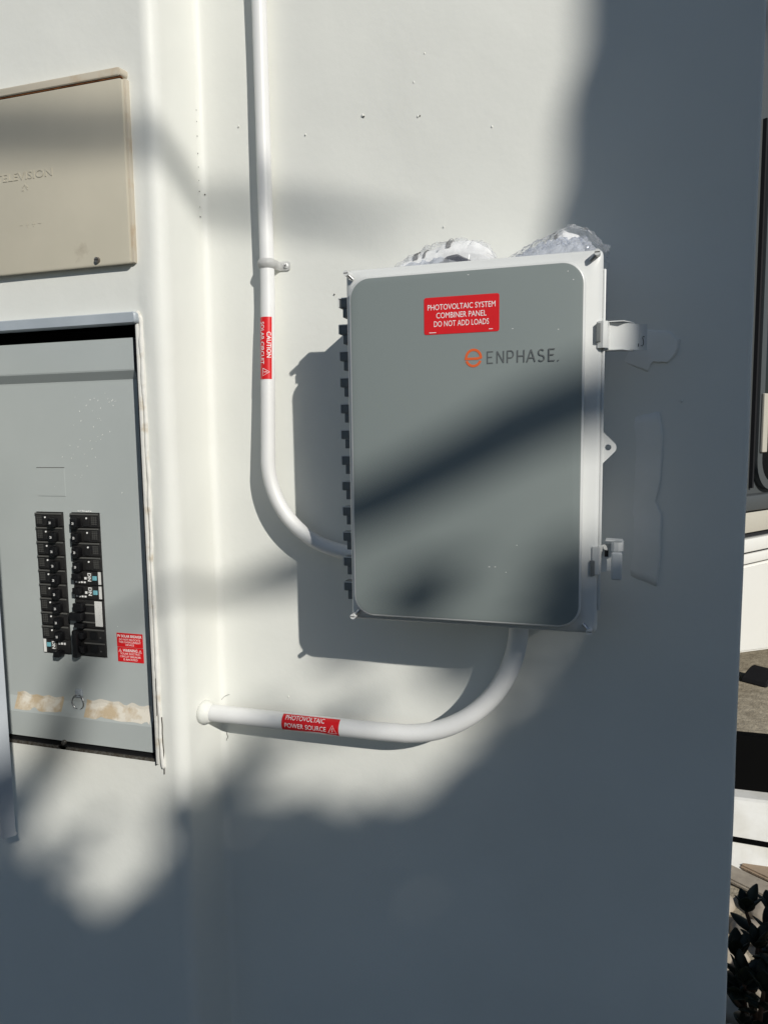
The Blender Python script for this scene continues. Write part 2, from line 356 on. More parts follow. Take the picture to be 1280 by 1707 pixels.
g2 = strokes2d([[(q.x - .022 + k * .0125, q.z), (q.x - .016 + k * .0125, q.z)] for k in range(4)] + [[(q.x - .019 + k * .0125, q.z - .004), (q.x - .019 + k * .0125, q.z + .004)] for k in (1, 2)], .0012)
obj('embossed_line', emboss(flat(g2, lambda a, b: (a, YT - .0005, b)), .0003), MT['beige'], tv)

# ================================================================== BREAKER PANEL
bp_ = thing('breaker_panel', (-.595, YP, OZ0), 'grey electrical breaker panel set into the wall with its door open', 'breaker panel')
bm = bmesh.new()
add_box(bm, OX0 + .001, OX1 - .001, .0, .004, OZ0 + .001, OZ1 - .001)
add_box(bm, OX0 + .001, OX0 + .003, -.112, .0, OZ0 + .001, OZ1 - .001)
add_box(bm, OX0 + .003, OX1 - .003, -.100, .0, OZ0 + .001, OZ0 + .003)
add_box(bm, OX0 + .003, OX1 - .003, -.100, .0, OZ1 - .003, OZ1 - .001)
obj('enclosure', bm, MT['dark'], bp_)
obj('side_wall', box(OX1 - .003, OX1 - .001, -.1135, .0, OZ0 - .004, OZ1 - .018), MT['dark'], bp_)  # shade of the gap beside the cover put into the dark colour
obj('side_trim', box(OX1 - .0012, OX1 + .0045, -.1142, -.1095, OZ0 - .002, OZ1 - .016, .001), MT['caulk'], bp_, angle=40)
bm = loft([xzloop(rr(OX0 - .004, OX1 + .0035, 1.6885, 1.7035, .003, 3), -.1235), xzloop(rr(OX0 - .006, OX1 + .006, 1.6872, 1.7050, .005, 3), -.1215), xzloop(rr(OX0 - .006, OX1 + .006, 1.6872, 1.7050, .005, 3), -.105)])
obj('top_hood', bm, MT['lip'], bp_, angle=35)
# dead-front cover, bent sheet with two breaker cut-outs
CX0, CX1 = -.800, -.4025
secz = [(.953, -.080), (.9535, -.0965), (1.000, -.0968), (1.0065, -.0945), (1.026, -.0855), (1.034, -.085), (1.113, -.085), (1.374, -.085), (1.598, -.085), (1.6015, -.0853), (1.6150, -.0965), (1.6175, -.0972), (1.668, -.0972), (1.6685, -.080)]
xs = [CX0, -.632, -.5725, -.5565, -.4960, CX1]; holes = {(1, 6), (3, 6)}
V = [(x, y, z) for z, y in secz for x in xs]; F = []; n = len(xs)
for k in range(len(secz) - 1):
    for i in range(n - 1):
        if (i, k) in holes: continue
        F.append((k * n + i, k * n + i + 1, (k + 1) * n + i + 1, (k + 1) * n + i))
b = len(V)
for i, k in holes:                                        # turned-in lips of the cut-outs and of the right edge
    q = [k * n + i, k * n + i + 1, (k + 1) * n + i + 1, (k + 1) * n + i]; s0 = len(V)
    V += [(V[j][0], V[j][1] + .003, V[j][2]) for j in q]
    for a in range(4): F.append((q[a], q[(a + 1) % 4], s0 + (a + 1) % 4, s0 + a))
for k in range(len(secz)): V.append((CX1, secz[k][1] + .008, secz[k][0]))
s0 = len(V) - len(secz)
for k in range(len(secz) - 1): F.append((k * n + n - 1, s0 + k, s0 + k + 1, (k + 1) * n + n - 1))
dead = obj('dead_front_cover', pyd(V, F), MT['panel'], bp_)
# knock-out outline, paint flecks and masking residue on the cover
k0 = at_y(62, 780, -.0852); k1 = at_y(110, 827, -.0852)
bm = prism(rr(k0.x, k1.x, k1.z, k0.z, .001, 2), -.0859, -.0852); obj('knockout_plate', bm, MT['panel'], dead)
obj('knockout_groove', box(k0.x - .0002, k1.x + .0008, -.0862, -.0853, k0.z + .0002, k0.z + .0010), MT['crack'], dead)
bm = bmesh.new()
for i in range(44):
    t = random.random(); x = 185 - 55 * t + random.gauss(0, 14); y = 650 + 140 * t + random.gauss(0, 16)
    if i > 37: x, y = random.uniform(5, 225), random.uniform(590, 1140)
    p = at_y(x, y, -.0855); Yc = -.0856
    if p.z > 1.597: p = at_y(x, 600, -.0975); Yc = -.0976
    l = random.uniform(.0005, .0019); a = random.gauss(.35, .35)
    m = Matrix.Translation((p.x, Yc, p.z)) @ Matrix.Rotation(a, 4, 'Y') @ Matrix.Diagonal((.00045 + .15 * l, .0004, l, 1)); bmesh.ops.create_icosphere(bm, subdivisions=1, radius=1, matrix=m)
tag(obj('paint_fleck', bm, MT['paint_white'], dead), kind='stuff')
def residue(x0, x1, seed):
    bm = bmesh.new(); N = 26; A, B = [], []
    def sec_y(z): return float(np.interp(z, [s[0] for s in secz], [s[1] for s in secz])) - .0006
    for k in range(N + 1):
        x = x0 + (x1 - x0) * k / N; zt = 1.0335 + .006 * nz((x * 60, 0, seed), 1.0, seed); zb = 1.004 + .004 * nz((x * 40, 3, seed), 1.0, seed) + .016 * max(0, nz((x * 55, 9, seed), 1.0, seed))
        A.append([bm.verts.new((x, sec_y(zb + (zt - zb) * j / 5), zb + (zt - zb) * j / 5)) for j in range(6)])
    for a, b in zip(A, A[1:]):
        for j in range(5): bm.faces.new((a[j], b[j], b[j + 1], a[j + 1]))
    return recalc(bm)
obj('tape_residue', residue(-.70, -.595, 1), MT['tape'], dead); obj('tape_residue', residue(-.545, -.408, 2), MT['tape'], dead)
# pull ring
rx, rz = -.559, 1.040
bm = box(rx - .008, rx + .006, -.0895, -.0853, rz - .004, rz + .011, .0012); obj('ring_tab', bm, MT['lip'], bp_, angle=40)
bm = bmesh.new(); rc = (rx - .001, rz - .0125); N = 28
add_tube(bm, [(rc[0] + .0125 * math.cos(a), -.0905 - .003 * math.cos(a * 2) * .3, rc[1] + .0135 * math.sin(a)) for a in np.linspace(math.radians(100), math.radians(440), N)], .0011, 8)
obj('pull_ring', bm, MT['steel'], bp_, smooth=True)
# bottom catch
p = at_y(107, 1240, -.099); bm = bmesh.new(); add_cyl(bm, (p.x, -.0968, p.z + .0025), (p.x, -.1010, p.z + .0025), .0048, .0042, 12); obj('cover_screw', bm, MT['screw'], bp_, angle=40)
obj('bottom_lip', box(OX0 + .004, p.x - .010, -.104, -.100, .9405, .9455), MT['screw'], bp_); obj('bottom_lip', box(p.x + .008, OX1 - .006, -.104, -.100, .9400, .9450), MT['screw'], bp_)
p = at_y(267, 1248, -.104); obj('corner_clip', box(p.x - .003, p.x + .004, -.110, -.0985, p.z - .006, p.z + .004, .001), MT['lip'], bp_)
# caulk bead and broken paint edge along the right side of the panel
bm = bmesh.new(); P = []; Rr = []
for z in np.arange(.935, 1.702, .004):
    P.append((OX1 + .0075 + .0016 * nz((0, 0, z), 22, 5) + (.004 * max(0, (.99 - z) / .06) if z < .99 else 0), -.1105 + .001 * nz((0, 0, z), 15, 6), z)); Rr.append(.0034 + .0016 * nz((0, 0, z), 30, 7) + .0008 * nz((0, 0, z), 110, 8))
P[-1] = (OX1 + .001, -.112, 1.706); add_tube(bm, P, Rr, 8); obj('caulk_bead', bm, MT['caulk'], bp_, smooth=True)
bm = bmesh.new(); add_tube(bm, [(OX1 + .0128 + .001 * nz((0, 1, z), 60, 8), -.1118, z) for z in np.arange(.925, 1.03, .006)], .0009, 5)
add_tube(bm, [(OX1 + .006 + .0012 * nz((0, 1, z), 70, 9), -.1152, z) for z in np.arange(1.03, 1.10, .006)], .0005, 5); obj('caulk_crack', bm, MT['crack'], bp_)

# ---- breakers
BH = .0258; ZT = 1.3732
def body(x0, x1, z0, z1): return box(x0 + .0004, x1 - .0004, -.0885, -.045, z0 + .0006, z1 - .0006, .0008)
def breaker(x0, x1, slot, tall, style, flip):
    zt = ZT - slot * BH; zb = zt - tall * BH; W = x1 - x0
    X = (lambda f: x1 - f * W) if flip else (lambda f: x0 + f * W)
    def bx(f0, f1, y0, y1, g0, g1, bev=0): a, b = sorted((X(f0), X(f1))); return box(a, b, y0, y1, zb + (zt - zb) * g0, zb + (zt - zb) * g1, bev)
    br = obj('breaker', body(x0, x1, zb, zt), MT['black'], bp_, angle=40)
    if style == 'plain':
        obj('face_ridge', bx(.02, .98, -.0905, -.0884, .86, .965, .0004), MT['dust'], br)
        obj('toggle', bx(.62, .84, -.1015, -.0884, .04, .66, .0014), MT['toggle'], br, angle=40)
        obj('toggle_seat', bx(.32, .53, -.0900, -.0884, .10, .72, .0004), MT['black'], br)
        bm = bmesh.new(); c = (X(.40), zb + BH * .66); add_cyl(bm, (c[0], -.0899, c[1]), (c[0], -.0908, c[1]), .0016, n=10); obj('indicator_dot', bm, MT['white_print'], br)
        c = (X(.73), zb + BH * .34); V2, F2 = lines_geo([('20', c[0], c[1], .0042, .0044, .02)]); obj('rating_print', flat((V2, F2), lambda a, b: (a, -.1018, b)), MT['white_print'], br)
        obj('rating_plate', flat(strokes2d([[(X(.06), zb + BH * g), (X(.26), zb + BH * g)] for g in (.25, .38, .5, .62, .74)] + [[(X(f), zb + BH * .2), (X(f), zb + BH * .78)] for f in (.10, .17, .23)], .0007), lambda a, b: (a, -.0887, b)), MT['dust'], br)
    elif style == 'arc':
        obj('face_label', bx(.03, .12, -.0894, -.0884, .10, .97), MT['pale_label'], br)
        obj('test_button', bx(.17, .30, -.0912, -.0884, .38, .68, .0006), MT['teal'], br)
        obj('grey_plate', bx(.33, .50, -.0896, -.0884, .30, .88), MT['dust'], br)
        V2, F2 = text_geo('DN', .02); V2 = V2 / V2.max(0) * np.array([.0150, .0068]); cx0 = X(.415)
        obj('plate_lettering', pyd([(cx0 - .0034 + b, -.0899, zb + BH * .88 - a) for a, b in V2], F2), MT['white_print'], br)
        obj('toggle', bx(.66, .90, -.1010, -.0884, .42, .88, .0012), MT['toggle'], br, angle=40)
        for f in (.60, .70, .80, .90): obj('print_block', bx(f - .03, f + .03, -.0893, -.0884, .16, .27), MT['white_print'], br)
        obj('print_block', bx(.53, .60, -.0893, -.0884, .42, .58), MT['white_print'], br)
    elif style == 'arc_low':
        obj('face_label', bx(.04, .13, -.0894, -.0884, .04, .98), MT['paint_white'], br)
        obj('test_button', bx(.18, .31, -.0912, -.0884, .46, .76, .0006), MT['teal'], br)
        obj('grey_plate', bx(.33, .52, -.0896, -.0884, .30, .88), MT['dust'], br)
        V2, F2 = text_geo('DN', .02); V2 = V2 / V2.max(0) * np.array([.0140, .0068]); cx0 = X(.425)
        obj('plate_lettering', pyd([(cx0 - .0034 + b, -.0899, zb + BH * .86 - a) for a, b in V2], F2), MT['white_print'], br)
        obj('toggle', bx(.58, .80, -.1040, -.0884, -.12, .30, .0014), MT['toggle'], br, angle=40)
        for f in (.62, .72, .82): obj('print_block', bx(f - .03, f + .03, -.0893, -.0884, .66, .80), MT['white_print'], br)
    elif style == 'main':
        obj('face_label', bx(.05, .30, -.0896, -.0884, .08, .96, .0004), MT['pale_label'], br)
        for g in (.18, .50, .80): obj('face_ridge', bx(.30, .98, -.0903, -.0884, g, g + .05, .0004), MT['dust'], br)
        obj('toggle', bx(.60, .92, -.1010, -.0884, .62, .90, .0014), MT['toggle'], br, angle=40)
        obj('toggle', bx(.62, 1.06, -.1030, -.0884, .28, .58, .0030), MT['toggle'], br, angle=40)
        obj('toggle', bx(.60, .92, -.1010, -.0884, .04, .20, .0014), MT['toggle'], br, angle=40)
    elif style == 'tied':
        for g in (.44, .92): obj('face_ridge', bx(.02, .72, -.0905, -.0884, g, g + .05, .0004), MT['dust'], br)
        for g in (.16, .64):
            obj('toggle', bx(.62, .80, -.1000, -.0884, g, g + .24, .0014), MT['toggle'], br, angle=40)
            obj('toggle_seat', bx(.26, .52, -.0900, -.0884, g - .04, g + .24, .0004), MT['toggle'], br)
            bm = bmesh.new(); c = (X(.16), zb + 2 * BH * (g + .04)); add_cyl(bm, (c[0], -.0884, c[1]), (c[0], -.0895, c[1]), .0014, n=10); obj('indicator_dot', bm, MT['dust'], br)
        obj('handle_tie', bx(.80, .99, -.1040, -.091, -.03, .96, .0035), MT['toggle'], br, angle=40)
LX0, LX1, RX0, RX1 = -.632, -.5725, -.5565, -.4960
for k in range(9): breaker(LX0, LX1, k, 1, 'plain', False)
breaker(LX0, LX1, 9, 1, 'arc_low', False)
for k in range(4): breaker(RX0, RX1, k, 1, 'plain', True)
for k in (4, 5): breaker(RX0, RX1, k, 1, 'arc', True)
breaker(RX0, RX1, 6, 2, 'main', True)
breaker(RX0, RX1, 8, 2, 'tied', True)
bm = bmesh.new()
for i in range(9): bmesh.ops.create_icosphere(bm, subdivisions=1, radius=1, matrix=Matrix.Translation((RX0 + .016 + i * .0032 + random.uniform(-.001, .001), -.0856, ZT + .002 + random.uniform(0, .0016))) @ Matrix.Diagonal((.0016, .0005, random.uniform(.0006, .0018), 1)))
tag(obj('paint_fleck', bm, MT['paint_white'], dead), kind='stuff')

def triangle_sign(cx, cy, s, wd):                         # outlined warning triangle with a bolt
    t = [(cx - s / 2, cy - s * .42), (cx + s / 2, cy - s * .42), (cx, cy + s * .45), (cx - s / 2, cy - s * .42), (cx, cy - s * .42)]
    bolt = [(cx + s * .06, cy + s * .16), (cx - s * .07, cy - s * .04), (cx + s * .05, cy - s * .06), (cx - s * .04, cy - s * .28)]
    return merge2d(strokes2d([t], wd), strokes2d([bolt], wd))
# red stickers on the cover
sx0, sx1 = -.4738, -.4208
st = obj('sticker', prism(rr(sx0, sx1, 1.1365, 1.1615, .0008, 2), -.0857, -.0851), MT['red'], bp_)
cx = (sx0 + sx1) / 2
g = lines_geo([('PV SOLAR BREAKER', cx, 1.1562, .0495, .0048, .02), ('DO NOT RELOCATE', cx, 1.1500, .043, .0033, .0), ('THIS OVERCURRENT', cx, 1.1452, .045, .0033, .0), ('DEVICE', cx, 1.1405, .017, .0033, .0)])
obj('lettering', flat(g, lambda a, b: (a, -.08585, b)), MT['white_print'], st)
st = obj('sticker', prism(rr(sx0 + .0003, sx1 + .0003, 1.1095, 1.1358, .0008, 2), -.0857, -.0851), MT['red'], bp_)
g = lines_geo([('WARNING', cx, 1.1305, .0300, .0054, .015), ('SOLAR ELECTRIC', cx, 1.1245, .0400, .0034, .0), ('CIRCUIT BREAKER', cx, 1.1192, .0425, .0034, .0), ('IS BACKFED', cx, 1.1140, .0290, .0034, .0)])
g = merge2d(g, triangle_sign(cx - .0205, 1.1300, .0062, .0007), triangle_sign(cx + .0205, 1.1300, .0062, .0007))
obj('lettering', flat(g, lambda a, b: (a, -.08585, b)), MT['white_print'], st)

# ---- the open door, hinged on the left of the panel
H0 = Vector((OX0 - .004, -.118, 0)); H1 = Vector((-.4520, -.382, 0)); dd = (H1 - H0).normalized(); nn = Vector((-dd.y, dd.x, 0)); LD = (H1 - H0).length
DM = Matrix(((dd.x, nn.x, 0, H0.x), (dd.y, nn.y, 0, H0.y), (0, 0, 1, 0), (0, 0, 0, 1)))
bm = box(0, LD, 0, .0022, .946, 1.690, M=DM); door = obj('door', bm, MT['door'], bp_)
bm = bmesh.new(); add_box(bm, LD - .0022, LD, .0023, .018, .946, 1.690, M=DM); obj('door_edge', bm, MT['door'], door)
bm = bmesh.new(); add_box(bm, .0, LD - .0024, .0024, .020, .946, .948, M=DM); add_box(bm, .0, LD - .0024, .0024, .020, 1.688, 1.690, M=DM); obj('door_flange', bm, MT['door'], door)
bm = bmesh.new(); add_box(bm, LD - .03, LD - .012, -.005, -.0002, .985, 1.03, .0015, M=DM); obj('latch_plate', bm, MT['toggle'], door)
bm = bmesh.new(); add_tube(bm, [DM @ Vector((LD - .02, -.005 - .012 * math.sin(t), 1.03 - .055 * t / 2.6)) for t in np.linspace(0, 2.6, 12)], .0022, 8); obj('latch_pull', bm, MT['toggle'], door, smooth=True)
for z in (1.04, 1.32, 1.60): obj('door_hinge', add_cyl(bmesh.new(), (H0.x, H0.y + .001, z - .03), (H0.x, H0.y + .001, z + .03), .0035, n=10), MT['door'], door, angle=40)

# ================================================================== SOLAR COMBINER BOX
cb = thing('combiner_box', (.16, 0, 1.235), 'grey plastic solar combiner enclosure with red warning label on the wall', 'electrical enclosure')
bm = loft([xzloop(rr(.002, .322, 1.238, 1.728, .012, 4), -.1242), xzloop(rr(.002, .322, 1.238, 1.728, .012, 4), -.010), xzloop(rr(.0, .324, 1.236, 1.730, .012, 4), -.003)])
obj('enclosure_body', bm, MT['plastic'], cb, angle=35)
N = 10
RIM = [((.0035, .3145, 1.2455, 1.7165, .029), -.1500), ((.0008, .3178, 1.2430, 1.7190, .029), -.1490), ((-.0075, .3335, 1.2345, 1.7305, .012), -.1465), ((-.0105, .3365, 1.2320, 1.7340, .009), -.1440), ((-.0120, .3385, 1.2300, 1.7358, .007), -.1400), ((-.0120, .3390, 1.2298, 1.7360, .007), -.1250), ((.0030, .3210, 1.240, 1.727, .010), -.1245)]
obj('lid_rim', loft([xzloop(rr(*a, N), y) for a, y in RIM]), MT['plastic'], cb, angle=50)
# raised step on the right skirt
obj('skirt_ridge', box(.3385, .3425, -.1400, -.1265, 1.262, 1.712, .0014), MT['plastic'], cb, angle=40)
bead = [((.0030, .3150, 1.2450, 1.7170, .027), -.1672), ((.0012, .3168, 1.2432, 1.7188, .029), -.1668), ((.0000, .3180, 1.2420, 1.7200, .030), -.1650), ((.0004, .3176, 1.2424, 1.7196, .030), -.1495)]
obj('lid_edge', loft([xzloop(rr(*a, N), y) for a, y in bead], False, False), MT['plastic'], cb, angle=50)  # pale material stands in for the sunlit highlight along the bevel
bm = loft([xzloop(rr(.0060, .3120, 1.2480, 1.7140, .025, N), -.1682), xzloop(rr(.0032, .3148, 1.2452, 1.7168, .0268, N), -.1676), xzloop(rr(.0028, .3152, 1.2448, 1.7172, .0272, N), -.1640)])
lid = obj('lid_front', bm, MT['lid'], cb, angle=50)
YF = -.1682
# hinge knuckles down the left side
KN = None
for k in range(12):
    z = 1.7005 - k * .03805
    if KN is None:
        bm = bmesh.new(); add_box(bm, -.0285, .001, -.128, -.108, -.0135, 0, .0008); add_box(bm, -.0240, .001, -.126, -.106, -.0270, -.0137, .0008)
        KN = obj('hinge_knuckle', bm, MT['hinge'], None, angle=40); KN.parent = cb; KN.location = Vector((0, 0, z)) - cb.location
    else:
        o = KN.copy(); link(o, cb); o.location = Vector((0, 0, z)) - cb.location
    kn = KN if k == 0 else o
    bm = bmesh.new(); add_box(bm, -.0300, -.0286, -.1288, -.110, -.0128, .0006, .0003); add_box(bm, -.0286, -.013, -.1296, -.1282, -.0008, .0008, .0003)
    e = obj('knuckle_edge', bm, MT['plastic'], None); e.parent = kn
# corner screw posts
for (x, z), a in zip(((-.0062, 1.7285), (.3312, 1.7290), (-.0050, 1.2372), (.3290, 1.2365)), (135, 45, 225, 315)):
    d = Vector((math.cos(math.radians(a)), 0, math.sin(math.radians(a))))
    bm = bmesh.new(); add_cyl(bm, (x, -.143, z), (x, -.160, z), .0042, .0040, 14); sp = obj('corner_screw', bm, MT['plastic'], cb, angle=40)
    bm = bmesh.new(); add_cyl(bm, Vector((x, -.152, z)) - d * .012, Vector((x, -.154, z)) - d * .002, .0024, n=10); obj('screw_neck', bm, MT['steel'], sp, angle=40)
    obj('screw_slot', box(x - .003, x + .003, -.1604, -.1598, z - .0005, z + .0005), MT['crack'], sp)
# padlock ear on the right side
c = at_y(1010, 746, -.13); pts = [(.336, 1.5055), (.3405, 1.5045)]
for k in range(9): a = math.radians(48 - 96 * k / 8); pts.append((.3510 + .0085 * math.cos(a), 1.4815 + .0085 * math.sin(a)))
pts += [(.3405, 1.4585), (.336, 1.4575)]
def plate_with_hole(pts, hx, hz, hr, y0, y1):
    bm = bmesh.new(); n = 16; out = [Vector((x, z)) for x, z in pts]; hole = [Vector((hx + hr * math.cos(a), hz + hr * math.sin(a))) for a in np.linspace(0, 2 * math.pi, n, endpoint=False)]
    def hit(a):                                           # outline point in direction a from the hole
        best = None
        for i in range(len(out)):
            p, q = out[i], out[(i + 1) % len(out)]; e = q - p; d = Vector((math.cos(a), math.sin(a))); den = d.x * e.y - d.y * e.x
            if abs(den) < 1e-12: continue
            w_ = p - Vector((hx, hz)); t = (w_.x * e.y - w_.y * e.x) / den; s = (w_.x * d.y - w_.y * d.x) / den
            if t > 0 and -1e-6 <= s <= 1 + 1e-6: best = t if best is None else max(best, t)
        return Vector((hx + best * math.cos(a), hz + best * math.sin(a)))
    angs = sorted(set([round(a, 5) for a in np.linspace(0, 2 * math.pi, 24, endpoint=False)] + [round(math.atan2(p.y - hz, p.x - hx) % (2 * math.pi), 5) for p in out]))
    O = [hit(a) for a in angs]; I = [Vector((hx + hr * math.cos(a), hz + hr * math.sin(a))) for a in angs]; m = len(angs)
    lay = [[bm.verts.new((p.x, y, p.y)) for p in L] for L, y in ((O, y0), (I, y0), (I, y1), (O, y1))]
    for a, b in ((0, 1), (1, 2), (2, 3), (3, 0)):
        for i in range(m): bm.faces.new((lay[a][i], lay[a][(i + 1) % m], lay[b][(i + 1) % m], lay[b][i]))
    return recalc(bm)
obj('padlock_ear', plate_with_hole(pts, .3490, 1.4818, .0040, -.1335, -.1270), MT['plastic'], cb, angle=40)
# upper latch, swung open
lt = obj('latch', path_sheet(bmesh.new(), [(.3335, -.1475), (.3400, -.1505), (.3445, -.1480), (.3475, -.1250), (.3650, -.1215), (.3740, -.1140), (.3850, -.1010), (.3960, -.0985)], 1.6105, 1.6445, .0018), MT['plastic'], cb, angle=30)
for z in (1.6455, 1.6090):
    bm = prism([(.3400, -.1300), (.3400, -.1150), (.3800, -.1010), (.3740, -.1160), (.3650, -.1310)], 0, .0012)
    for v in bm.verts: x, y, zz = v.co; v.co = (x, zz, z + y)
    obj('latch_side', recalc(bm), MT['plastic'], lt)
obj('latch_clip', box(.3315, .3370, -.1525, -.1440, 1.6180, 1.6420, .0008), MT['hinge'], lt)
g = strokes2d([[(.3928, 1.6275), (.3910, 1.6285), (.3903, 1.6265), (.3916, 1.6215), (.3914, 1.6175), (.3900, 1.6155), (.3882, 1.6165)], [(.3853, 1.6190), (.3852, 1.6160), (.3850, 1.6150)]], .0009)
obj('marker_scrawl', flat(g, lambda a, b: (a, -.1006 - (.3960 - a) * .29, b)), MT['marker'], lt)
# lower latch, hanging open
l2 = obj('latch', path_sheet(bmesh.new(), [(.3315, -.1480), (.3385, -.1500), (.3420, -.1300), (.3520, -.1180), (.3560, -.1120)], 1.3130, 1.3500, .0018), MT['plastic'], cb, angle=30)
obj('latch_clip', box(.3290, .3345, -.1515, -.1430, 1.3110, 1.3320, .0008), MT['hinge'], l2)
bm = prism([(.3480, -.1330), (.3490, -.1120), (.3705, -.1180), (.3690, -.1390), (.3600, -.1330)], 0, .0016)
for v in bm.verts: x, y, zz = v.co; v.co = (x, zz, 1.3560 + y)
obj('latch_side', recalc(bm), MT['plastic'], l2)
bm = path_sheet(bmesh.new(), [(.3560, -.1395), (.3590, -.1425), (.3640, -.1430), (.3690, -.1400), (.3705, -.1320), (.3700, -.1180)], 1.3440, 1.3560, .0018); obj('latch_hook', bm, MT['plastic'], l2, angle=30)
bm = box(.3555, .3695, -.1450, -.1385, 1.3050, 1.3430, .0028, seg=3); obj('latch_tongue', bm, MT['plastic'], l2, angle=40)
obj('latch_slot', box(.3470, .3520, -.1345, -.1300, 1.3350, 1.3430), MT['dark'], l2)

# red label on the lid
st = obj('sticker', prism(rr(.1080, .2092, 1.6362, 1.6850, .0030, 4), YF - .0005, YF + .0002), MT['red'], cb)
cx = .1586
g = lines_geo([('PHOTOVOLTAIC SYSTEM', cx, 1.6718, .0910, .0074, 0), ('COMBINER PANEL', cx, 1.6608, .0675, .0074, 0), ('DO NOT ADD LOADS', cx, 1.6498, .0740, .0074, 0)])
V2, F2 = strokes2d([[(.1150, 1.6386), (.1245, 1.6386)], [(.1955, 1.6397), (.2008, 1.6397)]], .0008)
obj('lettering', flat(merge2d(g, (V2, F2)), lambda a, b: (a, YF - .0007, b)), MT['white_print'], st)
# maker's mark: orange ring letter and grey capitals
ex, ez, er = .1752, 1.6028, .0106
def arc(a0, a1, n=18, r=er): return [(ex + r * .93 * math.cos(math.radians(a)), ez + r * math.sin(math.radians(a))) for a in np.linspace(a0, a1, n)]
g = strokes2d([arc(188, -4, 24), [(ex - er * 1.12, ez - .0010), (ex + er * .5, ez - .0010), (ex + er * .98, ez + .0004)], arc(200, 338, 20)], .0033)
obj('emblem', flat(g, lambda a, b: (a, YF - .0003, b)), MT['orange'], cb)
L = .0; x0 = .1925; cw = .0931 / 7; hh = .0148; zb = 1.5950; S_ = []
def glyph(i, strokes, wd=.0100): S_.extend([[(x0 + i * cw + p * wd, zb + q * hh) for p, q in s] for s in strokes])
EE = [[(.88, 1), (.06, 1), (.06, 0), (.88, 0)], [(.06, .52), (.74, .52)]]
def corner(poly): return poly
segs = {0: 'E', 1: 'N', 2: 'P', 3: 'H', 4: 'A', 5: 'S', 6: 'E'}
cv = lambda cx_, cz_, rx_, rz_, a0, a1, n=12: [(cx_ + rx_ * math.cos(math.radians(a)), cz_ + rz_ * math.sin(math.radians(a))) for a in np.linspace(a0, a1, n)]
for i, ch in segs.items():
    if ch == 'E': glyph(i, [[(.04, 1.0), (.86, 1.0)], [(.11, -.04), (.11, 1.04)], [(.04, 0), (.86, 0)], [(.11, .52), (.74, .52)]])
    if ch == 'N': glyph(i, [[(.08, -.04), (.08, 1.02)], [(.08, 1.02), (.92, 0)], [(.92, -.02), (.92, 1.04)]])
    if ch == 'P': glyph(i, [[(.10, -.04), (.10, 1.04)], [(.06, 1.0), (.55, 1.0)] + cv(.55, .70, .32, .30, 90, -90) + [(.10, .40)]])
    if ch == 'H': glyph(i, [[(.08, -.04), (.08, 1.04)], [(.92, -.04), (.92, 1.04)], [(.08, .52), (.92, .52)]])
    if ch == 'A': glyph(i, [[(-.02, -.04), (.50, 1.04)], [(.50, 1.04), (1.02, -.04)], [(.18, .32), (.82, .32)]])
    if ch == 'S': glyph(i, [cv(.48, .75, .34, .25, 30, 270, 14) + cv(.48, .25, .38, .25, 90, -150, 14)])
S_.append([(x0 + 7 * cw - .0010, zb), (x0 + 7 * cw + .0006, zb)])
obj('brand_lettering', flat(strokes2d(S_, .00165), lambda a, b: (a, YF - .0003, b)), MT['ink'], cb)
# small scuffs on the lid
bm = bmesh.new()
for px, py in ((946, 452), (955, 466), (854, 548), (930, 549), (843, 954), (861, 909), (815, 945), (825, 945), (780, 458)):
    p = at_y(px, py, YF); bmesh.ops.create_icosphere(bm, subdivisions=1, radius=1, matrix=Matrix.Translation((p.x, YF, p.z)) @ Matrix.Diagonal((random.uniform(.0005, .0016), .0003, .0006, 1)))
tag(obj('scuff', bm, MT['plastic'], cb), kind='stuff')

# ================================================================== CONDUITS
def conduit(name, pts, r, label, base):
    t = thing(name, base, label, 'conduit'); bm = bmesh.new(); add_tube(bm, pts, r, 28); obj('pipe', bm, MT['pipe'], t, smooth=True); return t
XV, RV = -.1930, .0119; yv = lambda z: -.0205 - .022 * max(0, min(1, (1.75 - z) / .35))
pts = [(XV - .001 * (z - 1.7), yv(z), z) for z in np.arange(3.30, 1.455, -.03)]
zc, rb = 1.462, .150
for a in np.linspace(0, 78, 22): A = math.radians(a); pts.append((XV + rb * (1 - math.cos(A)), yv(zc), zc - rb * math.sin(A)))
dv = Vector((math.sin(math.radians(78)), 0, -math.cos(math.radians(78)))); e = Vector(pts[-1]); pts += [e + dv * s for s in (.03, .055)]
v1 = conduit('solar_conduit', pts, RV, 'white painted vertical conduit with red caution label bending into the enclosure side', (XV, -.02, 3.3))
def on_vpipe(a, b, lift):                                 # a: down the pipe, b: arc length from the camera-facing line (+ right)
    z = 1.6985 - a; th = b / RV; f = Vector((.434, -.901, 0)); rgt = Vector((.901, .434, 0)); rr_ = RV + lift
    return Vector((XV, yv(z), z)) + (f * math.cos(th) + rgt * math.sin(th)) * rr_
def grid2d(a0, a1, b0, b1, na, nb):
    V = [(a, b, 0) for a in np.linspace(a0, a1, na + 1) for b in np.linspace(b0, b1, nb + 1)]
    return np.array(V), [(i * (nb + 1) + j, i * (nb + 1) + j + 1, (i + 1) * (nb + 1) + j + 1, (i + 1) * (nb + 1) + j) for i in range(na) for j in range(nb)]
st = obj('sticker', flat(grid2d(0, .1015, -.0215, .0068, 10, 16), lambda a, b: on_vpipe(a, b, .0004)), MT['red'], v1, smooth=True)
g = lines_geo([('CAUTION', .0455, .0018, .0420, .0070, .008), ('SOLAR CIRCUIT', .0425, -.0095, .0690, .0070, .004)])
g = merge2d(g, triangle_sign(.0900, -.0028, .0125, .0009))
